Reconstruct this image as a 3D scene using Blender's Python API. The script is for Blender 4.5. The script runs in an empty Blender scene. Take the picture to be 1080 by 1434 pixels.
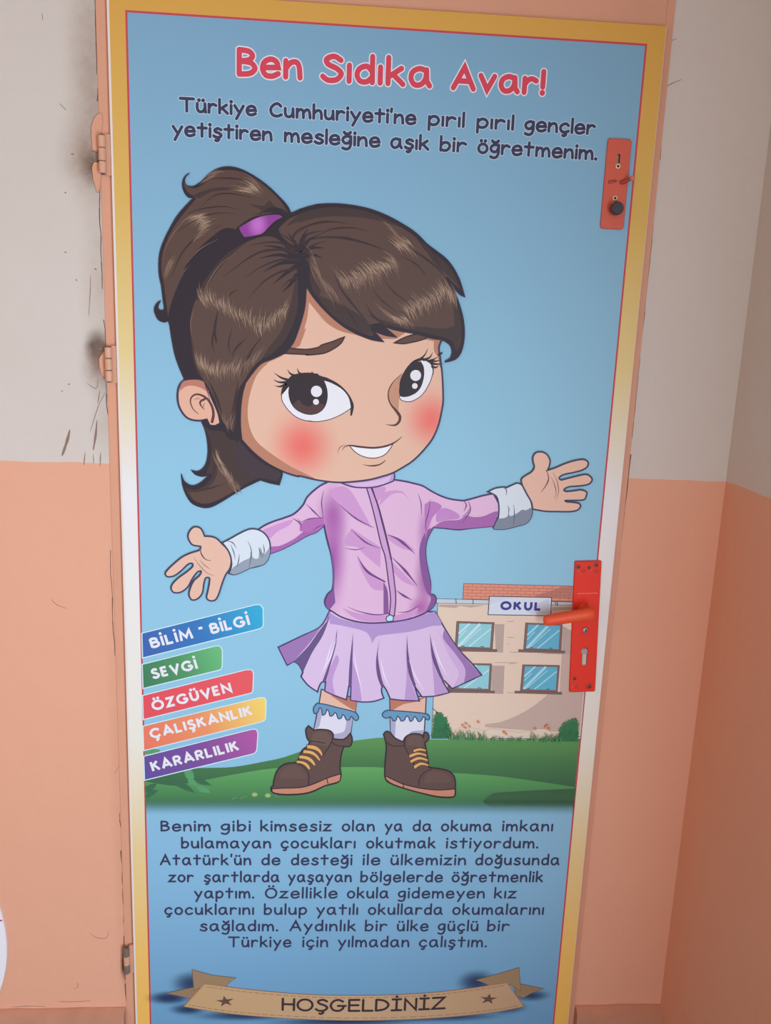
import bpy, bmesh, math, random
from mathutils import Vector, Matrix
from mathutils.geometry import tessellate_polygon

# ------------------------------------------------------------------ camera, world, lights, exposure
SC = bpy.context.scene
COL = SC.collection
SC.view_settings.view_transform = 'Standard'
SC.view_settings.look = 'None'
SC.view_settings.exposure = 0.06
SC.view_settings.gamma = 1.0
SC.view_settings.use_curve_mapping = False

cam_data = bpy.data.cameras.new('camera')
cam_data.sensor_fit = 'VERTICAL'
cam_data.sensor_height = 36.0
cam_data.lens = 28.54790
cam_data.clip_start = 0.02
cam = bpy.data.objects.new('camera', cam_data)
COL.objects.link(cam)
cam.matrix_world = Matrix.Translation((0.0, -1.42, 1.48)) @ Matrix([[0.9975421, -0.0256838, -0.0651933], [-0.0585491, 0.2056105, -0.9768809], [0.0384945, 0.9782968, 0.2036014]]).to_4x4()
SC.camera = cam

world = bpy.data.worlds.new('world')
SC.world = world
world.use_nodes = True
world.node_tree.nodes['Background'].inputs[0].default_value = (1.0, 0.77, 0.63, 1)
world.node_tree.nodes['Background'].inputs[1].default_value = 1.05


def area_light(name, loc, target, sx, sy, energy, color):
    l = bpy.data.lights.new(name, 'AREA')
    l.shape = 'RECTANGLE'
    l.size, l.size_y, l.energy, l.color = sx, sy, energy, color
    o = bpy.data.objects.new(name, l)
    COL.objects.link(o)
    o.location = loc
    o.rotation_euler = (Vector(target) - Vector(loc)).to_track_quat('-Z', 'Y').to_euler()
    return o


# daylight from a window in the right-hand wall, behind the camera
area_light('window_daylight', (0.705, -1.65, 0.98), (-1.0, -1.45, 0.98), 1.1, 1.3, 104, (0.70, 0.955, 1.13))

# ------------------------------------------------------------------ materials
MATS = {}
LUM = 1.06          # how bright a white card comes out where the daylight is fullest


def lin(c):
    return tuple(((v / 255) / 12.92 if v / 255 <= 0.04045 else ((v / 255 + 0.055) / 1.055) ** 2.4) / LUM for v in c)


def principled(name, rough=0.55, spec=0.25):
    m = bpy.data.materials.new(name)
    m.use_nodes = True
    b = m.node_tree.nodes['Principled BSDF']
    b.inputs['Roughness'].default_value = rough
    b.inputs['Specular IOR Level'].default_value = spec
    return m, m.node_tree, b


def ink(r, g, b):
    k = ('ink', r, g, b)
    if k not in MATS:
        m, nt, bs = principled('ink_%d_%d_%d' % (r, g, b))
        bs.inputs['Base Color'].default_value = (*lin((r, g, b)), 1)
        MATS[k] = m
    return MATS[k]


def ramp_nodes(nt, fac, stops):
    rp = nt.nodes.new('ShaderNodeValToRGB')
    e = rp.color_ramp.elements
    while len(e) < len(stops):
        e.new(0.5)
    for i, (p, c) in enumerate(stops):
        e[i].position = p
        e[i].color = (*lin(c), 1)
    nt.links.new(fac, rp.inputs['Fac'])
    return rp.outputs['Color']


def coord(nt):
    return nt.nodes.new('ShaderNodeTexCoord').outputs['Object']


def math_node(nt, op, a, b=None):
    n = nt.nodes.new('ShaderNodeMath')
    n.operation = op
    for i, v in enumerate((a, b)):
        if v is None:
            continue
        if isinstance(v, (int, float)):
            n.inputs[i].default_value = v
        else:
            nt.links.new(v, n.inputs[i])
    return n.outputs[0]


def along(nt, p0, p1):
    """0 at p0 .. 1 at p1, both (x, z) in metres on the sheet"""
    d = (p1[0] - p0[0], p1[1] - p0[1])
    L2 = d[0] ** 2 + d[1] ** 2
    s = nt.nodes.new('ShaderNodeSeparateXYZ')
    nt.links.new(coord(nt), s.inputs[0])
    a = math_node(nt, 'MULTIPLY', s.outputs[0], d[0] / L2)
    b = math_node(nt, 'MULTIPLY', s.outputs[2], d[1] / L2)
    c = math_node(nt, 'ADD', a, b)
    return math_node(nt, 'SUBTRACT', c, (p0[0] * d[0] + p0[1] * d[1]) / L2)


def around(nt, c, rx, rz):
    """0 at the centre .. 1 at the rim of an ellipse"""
    s = nt.nodes.new('ShaderNodeSeparateXYZ')
    nt.links.new(coord(nt), s.inputs[0])
    a = math_node(nt, 'DIVIDE', math_node(nt, 'SUBTRACT', s.outputs[0], c[0]), rx)
    b = math_node(nt, 'DIVIDE', math_node(nt, 'SUBTRACT', s.outputs[2], c[1]), rz)
    return math_node(nt, 'SQRT', math_node(nt, 'ADD', math_node(nt, 'MULTIPLY', a, a), math_node(nt, 'MULTIPLY', b, b)))


def ink_lin(name, p0, p1, stops):
    m, nt, bs = principled(name)
    nt.links.new(ramp_nodes(nt, along(nt, p0, p1), stops), bs.inputs['Base Color'])
    return m


def mix_col(nt, fac, a, b):
    n = nt.nodes.new('ShaderNodeMix')
    n.data_type = 'RGBA'
    nt.links.new(fac, n.inputs['Factor'])
    for sock, v in ((n.inputs[6], a), (n.inputs[7], b)):
        if isinstance(v, tuple):
            sock.default_value = (*v, 1)
        else:
            nt.links.new(v, sock)
    return n.outputs[2]


def smooth_blob(nt, c, rx, rz, peak=1.0):
    """peak at the centre, falling softly to 0 at the rim"""
    r = around(nt, c, rx, rz)
    mr = nt.nodes.new('ShaderNodeMapRange')
    mr.interpolation_type = 'SMOOTHSTEP'
    nt.links.new(r, mr.inputs['Value'])
    mr.inputs['From Min'].default_value = 0.0
    mr.inputs['From Max'].default_value = 1.0
    mr.inputs['To Min'].default_value = peak
    mr.inputs['To Max'].default_value = 0.0
    return mr.outputs[0]


def ink_blobs(name, base, blobs):
    """one printed colour with soft airbrushed spots: (centre, rx, rz, colour, strength)"""
    m, nt, bs = principled(name)
    c = lin(base)
    for (ce, rx, rz, col, pk) in blobs:
        c = mix_col(nt, smooth_blob(nt, ce, rx, rz, pk), c, lin(col))
    nt.links.new(c, bs.inputs['Base Color'])
    return m


def noise(nt, scale, detail=4, rough=0.5, vec=None):
    n = nt.nodes.new('ShaderNodeTexNoise')
    n.inputs['Scale'].default_value = scale
    n.inputs['Detail'].default_value = detail
    n.inputs['Roughness'].default_value = rough
    nt.links.new(vec or coord(nt), n.inputs['Vector'])
    return n.outputs['Fac']


def bump(nt, bs, height, strength, dist):
    b = nt.nodes.new('ShaderNodeBump')
    b.inputs['Strength'].default_value = strength
    b.inputs['Distance'].default_value = dist
    nt.links.new(height, b.inputs['Height'])
    nt.links.new(b.outputs[0], bs.inputs['Normal'])


def plain(name, c, rough=0.5, spec=0.3, metal=0.0, var=0.0, vscale=30):
    m, nt, bs = principled(name, rough, spec)
    bs.inputs['Metallic'].default_value = metal
    if var:
        d = tuple(v * (1 - var) for v in lin(c))
        nt.links.new(mix_col(nt, noise(nt, vscale), lin(c), d), bs.inputs['Base Color'])
    else:
        bs.inputs['Base Color'].default_value = (*lin(c), 1)
    return m


# ------------------------------------------------------------------ helpers
def tag(o, label=None, cat=None, group=None, kind=None):
    for k, v in (('label', label), ('category', cat), ('group', group), ('kind', kind)):
        if v:
            o[k] = v
    return o


def empty(name, loc=(0, 0, 0), parent=None):
    o = bpy.data.objects.new(name, None)
    COL.objects.link(o)
    o.empty_display_size = 0.05
    o.location = loc
    o.parent = parent
    return o


def link_mesh(name, bm, mats, parent=None, loc=(0, 0, 0), smooth=False):
    me = bpy.data.meshes.new(name)
    bmesh.ops.recalc_face_normals(bm, faces=bm.faces[:])
    if smooth:
        for f in bm.faces:
            f.smooth = True
    bm.to_mesh(me)
    bm.free()
    for m in (mats if isinstance(mats, (list, tuple)) else [mats]):
        me.materials.append(m)
    o = bpy.data.objects.new(name, me)
    COL.objects.link(o)
    o.location = loc
    o.parent = parent
    return o


def box(bm, x0, x1, y0, y1, z0, z1, bev=0.0, mi=0):
    r = bmesh.ops.create_cube(bm, size=1.0)
    vs = r['verts']
    for v in vs:
        v.co = Vector((x0 + (v.co.x + .5) * (x1 - x0), y0 + (v.co.y + .5) * (y1 - y0), z0 + (v.co.z + .5) * (z1 - z0)))
    fs = set(f for v in vs for f in v.link_faces)
    for f in fs:
        f.material_index = mi
    if bev:
        bmesh.ops.bevel(bm, geom=list(set(e for v in vs for e in v.link_edges)), offset=bev, segments=2, affect='EDGES', profile=0.6)


def lathe(bm, prof, c, axis='y', n=28, mi=0):
    """turn (radius, height) pairs about an axis through c"""
    rings = []
    for (r, h) in prof:
        ring = []
        for k in range(n):
            a = 2 * math.pi * k / n
            u, v = r * math.cos(a), r * math.sin(a)
            p = {'y': (u, h, v), 'z': (u, v, h), 'x': (h, u, v)}[axis]
            ring.append(bm.verts.new((c[0] + p[0], c[1] + p[1], c[2] + p[2])))
        rings.append(ring)
    for a, b in zip(rings, rings[1:]):
        for k in range(n):
            f = bm.faces.new((a[k], a[(k + 1) % n], b[(k + 1) % n], b[k]))
            f.material_index = mi
    for ring in (rings[0], rings[-1]):
        f = bm.faces.new(ring)
        f.material_index = mi


def sweep(bm, pts, radii, n=20, flat=1.0, mi=0):
    """a round bar along pts with a radius per point; flat squashes it across its second axis"""
    pts = [Vector(p) for p in pts]
    rings = []
    for i, p in enumerate(pts):
        t = (pts[min(i + 1, len(pts) - 1)] - pts[max(i - 1, 0)]).normalized()
        s = t.cross(Vector((0, 0, 1)))
        s = s.normalized() if s.length > 1e-4 else Vector((1, 0, 0))
        u = s.cross(t).normalized()
        rings.append([bm.verts.new(p + s * (radii[i] * flat * math.cos(2 * math.pi * k / n)) + u * (radii[i] * math.sin(2 * math.pi * k / n))) for k in range(n)])
    for a, b in zip(rings, rings[1:]):
        for k in range(n):
            bm.faces.new((a[k], a[(k + 1) % n], b[(k + 1) % n], b[k])).material_index = mi
    for r in (rings[0], rings[-1]):
        bm.faces.new(r).material_index = mi


def prism(bm, pts, y0, y1, mi=0):
    """an outline in x, z with thickness from y0 to y1"""
    a = [bm.verts.new((x, y0, z)) for x, z in pts]
    b = [bm.verts.new((x, y1, z)) for x, z in pts]
    n = len(pts)
    for f in (a, b):
        bm.faces.new(f).material_index = mi
    for k in range(n):
        bm.faces.new((a[k], a[(k + 1) % n], b[(k + 1) % n], b[k])).material_index = mi


def parse(s):
    """'x,z x,z! ...' in tenths of a millimetre -> [(x, z, corner)] in metres"""
    out = []
    for t in s.split():
        c = t.endswith('!')
        x, z = t.rstrip('!').split(',')
        out.append((float(x) * 1e-4, float(z) * 1e-4, c))
    return out


def cr(p0, p1, p2, p3, t):
    return tuple(0.5 * (2 * p1[i] + (p2[i] - p0[i]) * t + (2 * p0[i] - 5 * p1[i] + 4 * p2[i] - p3[i]) * t * t
                        + (3 * p1[i] - p0[i] - 3 * p2[i] + p3[i]) * t ** 3) for i in (0, 1))


def smooth_open(p, n=5):
    out = []
    for i in range(len(p) - 1):
        a = p[i - 1] if i > 0 and not p[i][2] else p[i]
        d = p[i + 2] if i + 2 < len(p) and not p[i + 1][2] else p[i + 1]
        for k in range(n):
            out.append(cr(a, p[i], p[i + 1], d, k / n))
    out.append((p[-1][0], p[-1][1]))
    return out


def smooth_closed(p, n=5):
    N = len(p)
    out = []
    for i in range(N):
        a, b, c, d = p[i - 1], p[i], p[(i + 1) % N], p[(i + 2) % N]
        if b[2]:
            a = b
        if c[2]:
            d = c
        for k in range(n):
            out.append(cr(a, b, c, d, k / n))
    return out


STEP = 1.0e-5        # one film of ink over another
SHEET = -0.0006


class Art:
    """printed shapes on the sheet, collected into one mesh; later shapes lie over earlier ones"""

    def __init__(self, name, parent, level=0):
        self.name, self.parent, self.bm, self.mats, self.level, self.last, self.sub = name, parent, bmesh.new(), [], level, None, 0

    def mi(self, m):
        if m not in self.mats:
            self.mats.append(m)
        return self.mats.index(m)

    def y(self, m, force=False):
        if force or m is not self.last:
            self.level += 1
        self.last = m
        self.sub = 0 if force else (self.sub + 1) % 3
        return SHEET - STEP * (self.level + 0.25 * self.sub)

    def poly(self, pts, m):
        y = self.y(m, True)
        mi = self.mi(m)
        vs = [self.bm.verts.new((x, y, z)) for x, z in pts]
        for t in tessellate_polygon([[Vector((x, z, 0)) for x, z in pts]]):
            try:
                f = self.bm.faces.new([vs[i] for i in t])
                f.material_index = mi
            except ValueError:
                pass

    def fill(self, s, m, ol=None, w=2.0, n=5):
        pts = smooth_closed(parse(s), n)
        self.poly(pts, m)
        if ol:
            self.stroke(self.clean(pts), ol, w * 1e-3, False, True, False)

    def ribbon(self, pts, m, ws, closed=False):
        """a band along pts, width interpolated over ws (metres)"""
        y = self.y(m)
        mi = self.mi(m)
        q = [pts[0]]
        for p in pts[1:]:
            if abs(p[0] - q[-1][0]) + abs(p[1] - q[-1][1]) > 1e-6:
                q.append(p)
        n = len(q)
        if n < 2:
            return
        L = [0.0]
        for i in range(1, n):
            L.append(L[-1] + math.hypot(q[i][0] - q[i - 1][0], q[i][1] - q[i - 1][1]))
        prev = None
        for i in range(n):
            a, b = q[max(i - 1, 0)], q[min(i + 1, n - 1)]
            dx, dz = b[0] - a[0], b[1] - a[1]
            l = math.hypot(dx, dz) or 1.0
            t = L[i] / L[-1] * (len(ws) - 1)
            k = min(int(t), len(ws) - 2) if len(ws) > 1 else 0
            w = ws[0] if len(ws) == 1 else ws[k] + (ws[k + 1] - ws[k]) * (t - k)
            ox, oz = -dz / l * w / 2, dx / l * w / 2
            yy = y - 2e-6 * i / n
            cur = (self.bm.verts.new((q[i][0] + ox, yy, q[i][1] + oz)), self.bm.verts.new((q[i][0] - ox, yy, q[i][1] - oz)))
            if prev:
                self.bm.faces.new((prev[0], cur[0], cur[1], prev[1])).material_index = mi
            prev = cur
        if not closed:
            if ws[0] > 4e-4:
                self.cap(q[0], q[1], ws[0] / 2, y, mi)
            if ws[-1] > 4e-4:
                self.cap(q[-1], q[-2], ws[-1] / 2, y - 2e-6, mi)

    def cap(self, c, inner, r, y, mi, n=6):
        """half a disc closing the end of a stroke"""
        a0 = math.atan2(c[1] - inner[1], c[0] - inner[0]) - math.pi / 2
        self.bm.faces.new([self.bm.verts.new((c[0] + r * math.cos(a0 + math.pi * k / n), y, c[1] + r * math.sin(a0 + math.pi * k / n))) for k in range(n + 1)]).material_index = mi

    def clean(self, pts):
        q = [pts[0]]
        for p in pts[1:]:
            if abs(p[0] - q[-1][0]) + abs(p[1] - q[-1][1]) > 2e-5:
                q.append(p)
        while len(q) > 2 and abs(q[0][0] - q[-1][0]) + abs(q[0][1] - q[-1][1]) < 2e-5:
            q.pop()
        return q

    def stroke(self, q, m, W, round_caps, ring, repeat=True):
        """an even pen stroke with mitred corners"""
        y, mi = self.y(m), self.mi(m)
        n = len(q) - (1 if ring and repeat else 0)
        side = []
        for i in range(n):
            a = q[(i - 1) % n] if ring or i > 0 else None
            c = q[(i + 1) % n] if ring or i < n - 1 else None
            d = [(Vector((q[i][0] - a[0], q[i][1] - a[1]))).normalized()] if a else []
            if c:
                d.append(Vector((c[0] - q[i][0], c[1] - q[i][1])).normalized())
            t = d[0] if len(d) == 1 else (d[0] + d[1])
            t = t.normalized() if t.length > 1e-3 else Vector((-d[0].y, d[0].x))
            o = Vector((-t.y, t.x))
            k = 1.0 / max(0.42, abs(o.dot(Vector((-d[0].y, d[0].x)))))
            o = o * (W / 2 * k)
            yy = y - 2e-6 * i / n
            side.append((self.bm.verts.new((q[i][0] + o.x, yy, q[i][1] + o.y)), self.bm.verts.new((q[i][0] - o.x, yy, q[i][1] - o.y))))
        for i in range(n if ring else n - 1):
            u, v = side[i], side[(i + 1) % n]
            self.bm.faces.new((u[0], v[0], v[1], u[1])).material_index = mi
        if round_caps and not ring:
            self.cap(q[0], q[1], W / 2, y, mi, 8)
            self.cap(q[-1], q[-2], W / 2, y - 2e-6, mi, 8)

    def disc(self, c, r, y, mi, n=10):
        self.bm.faces.new([self.bm.verts.new((c[0] + r * math.cos(2 * math.pi * k / n), y, c[1] + r * math.sin(2 * math.pi * k / n))) for k in range(n)]).material_index = mi

    def line(self, s, m, *ws):
        self.ribbon(smooth_open(parse(s), 6), m, [w * 1e-3 for w in ws])

    def dot(self, s, m, rx, rz=None, n=28):
        x, z, _ = parse(s)[0]
        rz = rz or rx
        self.poly([(x + rx * 1e-3 * math.cos(2 * math.pi * k / n), z + rz * 1e-3 * math.sin(2 * math.pi * k / n)) for k in range(n)], m)

    def strands(self, s, n, ln, a0, a1, m, w=0.9, seed=1, spread=0.25, bend=0.1):
        """fine tapered hair glints across the line s, their slant turning from a0 to a1 degrees"""
        rnd = random.Random(seed)
        p = smooth_open(parse(s), 6)
        for i in range(n):
            t = (i + rnd.random() * 0.8) / n * (len(p) - 1)
            k = min(int(t), len(p) - 2)
            f = t - k
            cx, cz = p[k][0] + (p[k + 1][0] - p[k][0]) * f, p[k][1] + (p[k + 1][1] - p[k][1]) * f
            a = math.radians(a0 + (a1 - a0) * i / max(1, n - 1) + rnd.uniform(-4, 4))
            l = ln * 1e-3 * rnd.uniform(0.45, 1.0)
            o = rnd.uniform(-spread, spread) * l
            ux, uz = math.cos(a), math.sin(a)
            b = bend * l
            q = [(cx + ux * (o + l * (u - .5)) - uz * b * (1 - (2 * u - 1) ** 2), cz + uz * (o + l * (u - .5)) + ux * b * (1 - (2 * u - 1) ** 2)) for u in (0, .25, .5, .75, 1)]
            self.ribbon(q, m, [0.05e-3, w * 1e-3 * rnd.uniform(.6, 1.1), 0.05e-3])

    def build(self):
        me = bpy.data.meshes.new(self.name)
        for f in self.bm.faces:
            if f.normal.y > 0 or f.calc_area() == 0:
                pass
        self.bm.normal_update()
        flip = [f for f in self.bm.faces if f.normal.y > 0]
        bmesh.ops.reverse_faces(self.bm, faces=flip)
        self.bm.to_mesh(me)
        self.bm.free()
        for m in self.mats:
            me.materials.append(m)
        o = bpy.data.objects.new(self.name, me)
        COL.objects.link(o)
        o.parent = self.parent
        return o


# lettering: every letter is a set of pen strokes; ~ curved, - straight, * dot, o ring (x-height 70, capitals 100)
CED = '~{0},1 {1},-12 {0},-24 {2},-22'


def ced(x):
    return CED.format(x, x + 9, x - 10)


PEN = {
    'a': '~52,62 32,70 11,56 6,28 17,5 36,6 50,28 53,62|-53,66 55,20 64,3', 'b': '-8,106 8,3|~8,40 24,62 44,60 54,36 42,8 22,3 8,12',
    'c': '~52,55 36,68 13,54 6,30 18,6 36,3 54,13', 'ç': '~52,55 36,68 13,54 6,30 18,6 36,3 54,13|' + ced(32),
    'd': '-52,106 53,3|~52,46 36,66 14,56 6,30 16,6 36,5 52,24', 'e': '~8,34 56,38! 50,60 32,69 12,56 6,30 16,6 36,2 56,13',
    'g': '~52,58 36,69 13,56 8,34 20,15 40,18 52,46!|-53,66 54,10|~54,12 46,-20 28,-31 8,-23',
    'ğ': '~52,58 36,69 13,56 8,34 20,15 40,18 52,46!|-53,66 54,10|~54,12 46,-20 28,-31 8,-23|~14,98 20,88 34,85 46,90 50,99',
    'h': '-8,106 8,3|~8,36 24,60 42,62 51,42 53,3', 'i': '-8,66 8,3|*8,94', 'ı': '-8,66 8,3', 'k': '-8,106 8,3|-48,66 10,30|-24,39 54,3',
    'l': '-8,106 8,3', 'm': '-8,66 8,3|~8,38 20,60 34,63 43,46 45,3|~45,38 57,60 71,63 80,42 83,3', 'n': '-8,66 8,3|~8,36 24,60 42,63 51,44 54,3',
    'o': 'o31,35,25,33', 'ö': 'o31,35,25,33|*19,92|*43,92', 'p': '-8,64 8,-34|~8,44 24,66 44,64 55,38 44,10 24,4 8,16',
    'r': '-8,66 8,3|~8,38 20,60 34,66 48,58', 's': '~46,60 28,69 11,57 15,43 34,35 47,20 38,4 19,2 4,12',
    'ş': '~46,60 28,69 11,57 15,43 34,35 47,20 38,4 19,2 4,12|' + ced(25), 't': '-25,98 25,3|-2,66 50,66',
    'u': '~8,66 8,30 16,8 32,4 46,16 52,42!|-52,66 55,3', 'ü': '~8,66 8,30 16,8 32,4 46,16 52,42!|-52,66 55,3|*18,92|*42,92',
    'v': '-4,66 28,3 52,66', 'y': '-6,66 32,14|-56,66 16,-34', 'z': '-8,65 50,65 6,4 54,4', "'": '-8,108 6,86', '.': '*8,5', '!': '-8,102 8,32|*8,5',
    'A': '-2,3 38,99 72,3|-17,36 59,36', 'B': '-8,98 8,3|~8,98! 38,94 50,77 38,60 8,54!|~8,54! 44,50 58,28 42,8 8,3!',
    'C': '~64,80 46,98 20,84 6,50 16,14 42,3 68,16', 'S': '~58,84 38,98 15,86 19,66 46,50 60,30 46,6 20,2 4,16', 'T': '-2,98 78,98|-39,98 39,3',
    'Ö': 'o42,50,36,48|*28,120|*56,120', 'O': 'o42,50,37,48', 'H': '-8,98 8,3|-64,98 64,3|-8,52 64,52',
    'Ş': '~58,84 38,98 15,86 19,66 46,50 60,30 46,6 20,2 4,16|' + ced(32), 'G': '~66,84 44,98 19,86 6,50 18,12 46,3 66,22 70,44!|-42,46 80,46',
    'E': '-8,98 8,3|-8,98 58,98|-8,52 54,52|-8,3 60,3', 'L': '-8,98 8,3 56,3', 'D': '-8,98 8,3|~8,98! 46,90 70,54 52,16 8,3!',
    'İ': '-29,98 29,3|-8,98 50,98|-6,3 54,3|*29,122', 'N': '-8,3 8,98 64,3 64,98', 'Z': '-6,98 64,98 6,3 68,3',
}
SANS = {
    'B': '-12,92 12,8|~12,90! 40,90 56,81 56,62 42,53 12,53!|~12,53! 46,53 64,42 64,22 48,10 12,10!', 'İ': '-12,98 12,2|*12,122', 'I': '-12,98 12,2',
    'L': '-12,98 12,10 56,10', 'M': '-8,2 16,92 50,28 84,92 92,2', 'G': '~82,76 62,90 34,88 12,66 12,34 34,12 62,10 82,26 86,46!|-54,46 88,46',
    'S': '~54,78 38,91 18,84 14,66 30,54 48,44 58,28 46,11 24,9 8,22', 'E': '-12,98 12,2|-12,90 54,90|-12,51 50,51|-12,10 56,10', 'V': '-4,96 38,8 72,96',
    'Ö': 'o50,50,40,41|*34,118|*66,118', 'Z': '-6,90 62,90 10,10 66,10', 'Ü': '~12,98 12,42 20,18 38,9 56,18 66,42 66,98|*25,118|*53,118',
    'N': '-12,2 12,90 72,10 72,98', 'Ç': '~82,76 60,90 34,88 12,66 12,34 34,12 60,10 82,24|' + ced(48), 'A': '-4,4 42,94 80,4|-18,32 66,32',
    'Ş': '~54,78 38,91 18,84 14,66 30,54 48,44 58,28 46,11 24,9 8,22|' + ced(34), 'K': '-12,98 12,2|-62,95 14,46|-32,58 68,4',
    'R': '-12,92 12,2|~12,90! 42,90 58,80 58,60 42,48 12,48!|-36,48 66,4', 'O': 'o50,50,40,41', 'U': '~12,98 12,42 20,18 38,9 56,18 66,42 66,98', '-': '-4,46 40,46',
}


def letter_strokes(ch, face):
    out, xs = [], []
    for st in (SANS if face == 'sans' else PEN)[ch].split('|'):
        k, body = st[0], st[1:]
        if k == '*':
            p = [tuple(map(float, body.split(',')))]
        elif k == 'o':
            cx, cy, rx, ry = map(float, body.split(','))
            p = [(cx + rx * math.cos(a * math.pi / 12), cy + ry * math.sin(a * math.pi / 12)) for a in range(25)]
        else:
            q = []
            for t in body.split():
                x, y = t.rstrip('!').split(',')
                q.append((float(x), float(y), t.endswith('!')))
            p = smooth_open(q, 4) if k == '~' else [(a, b) for a, b, _ in q]
        out.append((k, p))
        xs += [a[0] for a in p]
    return out, min(xs), max(xs)


def write(art, word, where, m, w, face='pen', grow=0.0, gap=17, dotk=1.25, round_caps=True, sag=0.0):
    """where: start of baseline, end of baseline, cap height point over the start"""
    (x0, z0, _), (x1, z1, _), (xc, zc, _) = parse(where)
    L = math.hypot(x1 - x0, z1 - z0)
    ux, uz = (x1 - x0) / L, (z1 - z0) / L
    cap = math.hypot(xc - x0, zc - z0)
    px, tot, items = 0.0, 0.0, []
    for ch in word:
        st, a, b = letter_strokes(ch, face)
        items.append((st, px - a))
        px += b - a + gap + (8 if face == 'sans' else 0)
    tot = px - gap - (8 if face == 'sans' else 0)
    w = w * 1e-3
    sx = (L - w) / max(tot, 1e-6)
    sz = (cap * (1.08 if face == 'sans' else 1.0) - w) / 97.0
    W = w + grow * 1e-3
    def at(p, off):
        X, Z = (p[0] + off) * sx + w / 2, (p[1] - 2) * sz + w / 2
        s = sag * 1e-3 * (2 * X / L - 1) ** 2 if sag else 0.0
        return (x0 + ux * X - uz * Z, z0 + uz * X + ux * Z + s)
    for st, off in items:
        for k, p in st:
            q = [at(a, off) for a in p]
            if k == '*':
                art.disc(q[0], (w * dotk + grow * 1e-3) / 2, art.y(m), art.mi(m), 14)
                continue
            art.stroke(q, m, W, round_caps, k == 'o')


# ------------------------------------------------------------------ the room: walls, skirting, floor, door frame, door
WALL_Y, PAINT_Z = 0.010, 1.2555


def wall_material(name):
    """off-white distemper over salmon oil paint, with soot and scuffs round the hinges"""
    m, nt, bs = principled(name, 0.6, 0.2)
    tc = coord(nt)
    s = nt.nodes.new('ShaderNodeSeparateXYZ')
    nt.links.new(tc, s.inputs[0])
    n_edge = noise(nt, 14, 3)
    n_big = noise(nt, 2.5, 4)
    n_fine = noise(nt, 60, 6, 0.6)
    up = mix_col(nt, n_big, lin((212, 200, 194)), lin((202, 190, 182)))
    lo = mix_col(nt, n_big, lin((227, 168, 142)), lin((221, 160, 133)))
    e = math_node(nt, 'ADD', s.outputs[2], math_node(nt, 'MULTIPLY', math_node(nt, 'SUBTRACT', n_edge, 0.5), 0.006))
    top = math_node(nt, 'GREATER_THAN', e, PAINT_Z)
    c = mix_col(nt, top, lo, up)
    n_soot = noise(nt, 38, 8, 0.7)
    for (ce, rx, rz, pk, tn) in (((-0.396, 1.80), 0.060, 0.20, 0.55, (140, 114, 96)), ((-0.402, 1.745), 0.030, 0.045, 1.0, (84, 66, 60)), ((-0.418, 1.755), 0.055, 0.07, 0.5, (150, 122, 104)),
                                 ((-0.404, 1.452), 0.028, 0.040, 1.3, (70, 54, 50)), ((-0.398, 1.425), 0.045, 0.075, 0.8, (128, 100, 88)),
                                 ((-0.396, 1.94), 0.055, 0.22, 0.45, (150, 124, 106)), ((-0.395, 1.55), 0.045, 0.20, 0.4, (166, 144, 128)), ((-0.394, 1.33), 0.035, 0.10, 0.35, (160, 138, 124)),
                                 ((-0.391, 0.245), 0.012, 0.06, 1.3, (92, 72, 66)), ((-0.392, 0.60), 0.022, 0.75, 0.30, (190, 134, 108))):
        f = math_node(nt, 'MULTIPLY', smooth_blob(nt, ce, rx, rz, pk), math_node(nt, 'ADD', math_node(nt, 'MULTIPLY', n_soot, 1.6), 0.12))
        f = math_node(nt, 'MINIMUM', f, 1.0)
        c = mix_col(nt, f, c, lin(tn))
    nt.links.new(c, bs.inputs['Base Color'])
    bump(nt, bs, math_node(nt, 'ADD', math_node(nt, 'MULTIPLY', noise(nt, 9, 5, 0.55), 1.0), math_node(nt, 'MULTIPLY', n_fine, 0.12)), 0.35, 0.01)
    return m


M_WALL = wall_material('distempered_wall')
M_FRAME = plain('salmon_enamel', (219, 158, 131), 0.45, 0.3, var=0.12, vscale=12)
M_SKIRT = plain('salmon_skirting', (206, 146, 120), 0.6, 0.2, var=0.25, vscale=25)
M_DIRT = plain('dark_crack', (112, 88, 76), 0.8, 0.1)

bm = bmesh.new()
box(bm, -1.75, -0.389, WALL_Y, 0.16, 0.0, 2.7)
box(bm, 0.5335, 0.7185, WALL_Y, 0.16, 0.0, 2.7)
box(bm, -0.389, 0.5335, WALL_Y, 0.16, 2.075, 2.7)
tag(link_mesh('wall_back', bm, M_WALL), kind='structure', label='two-tone wall round the poster door, off-white above salmon')
bm = bmesh.new()
box(bm, 0.7185, 0.88, -2.6, 0.16, 0.0, 2.7)
tag(link_mesh('wall_right', bm, M_WALL), kind='structure', label='two-tone side wall at the right of the door')
bm = bmesh.new()
box(bm, -1.75, 0.88, -2.6, 0.16, -0.05, 0.0)
tag(link_mesh('floor', bm, plain('terrazzo', (112, 104, 98), 0.4, 0.3, var=0.3, vscale=80)), kind='structure', label='grey floor')


bm = bmesh.new()
box(bm, -1.75, -1.6, -0.6, 0.16, 0.0, 2.7)  # unseen wall, added and kept short to steer the ambient light
tag(link_mesh('wall_left_added', bm, M_WALL), kind='structure', label='unseen two-tone wall left of the door, added to steer the ambient light')
bm = bmesh.new()
box(bm, -1.75, 0.88, -2.6, 0.16, 2.7, 2.78)  # unseen slab overhead, added to limit the ambient light, greyed to bounce less
tag(link_mesh('ceiling', bm, plain('ceiling_grey', (176, 168, 160), .7, .1)), kind='structure', label='unseen grey ceiling, added to limit the ambient light')


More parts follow.
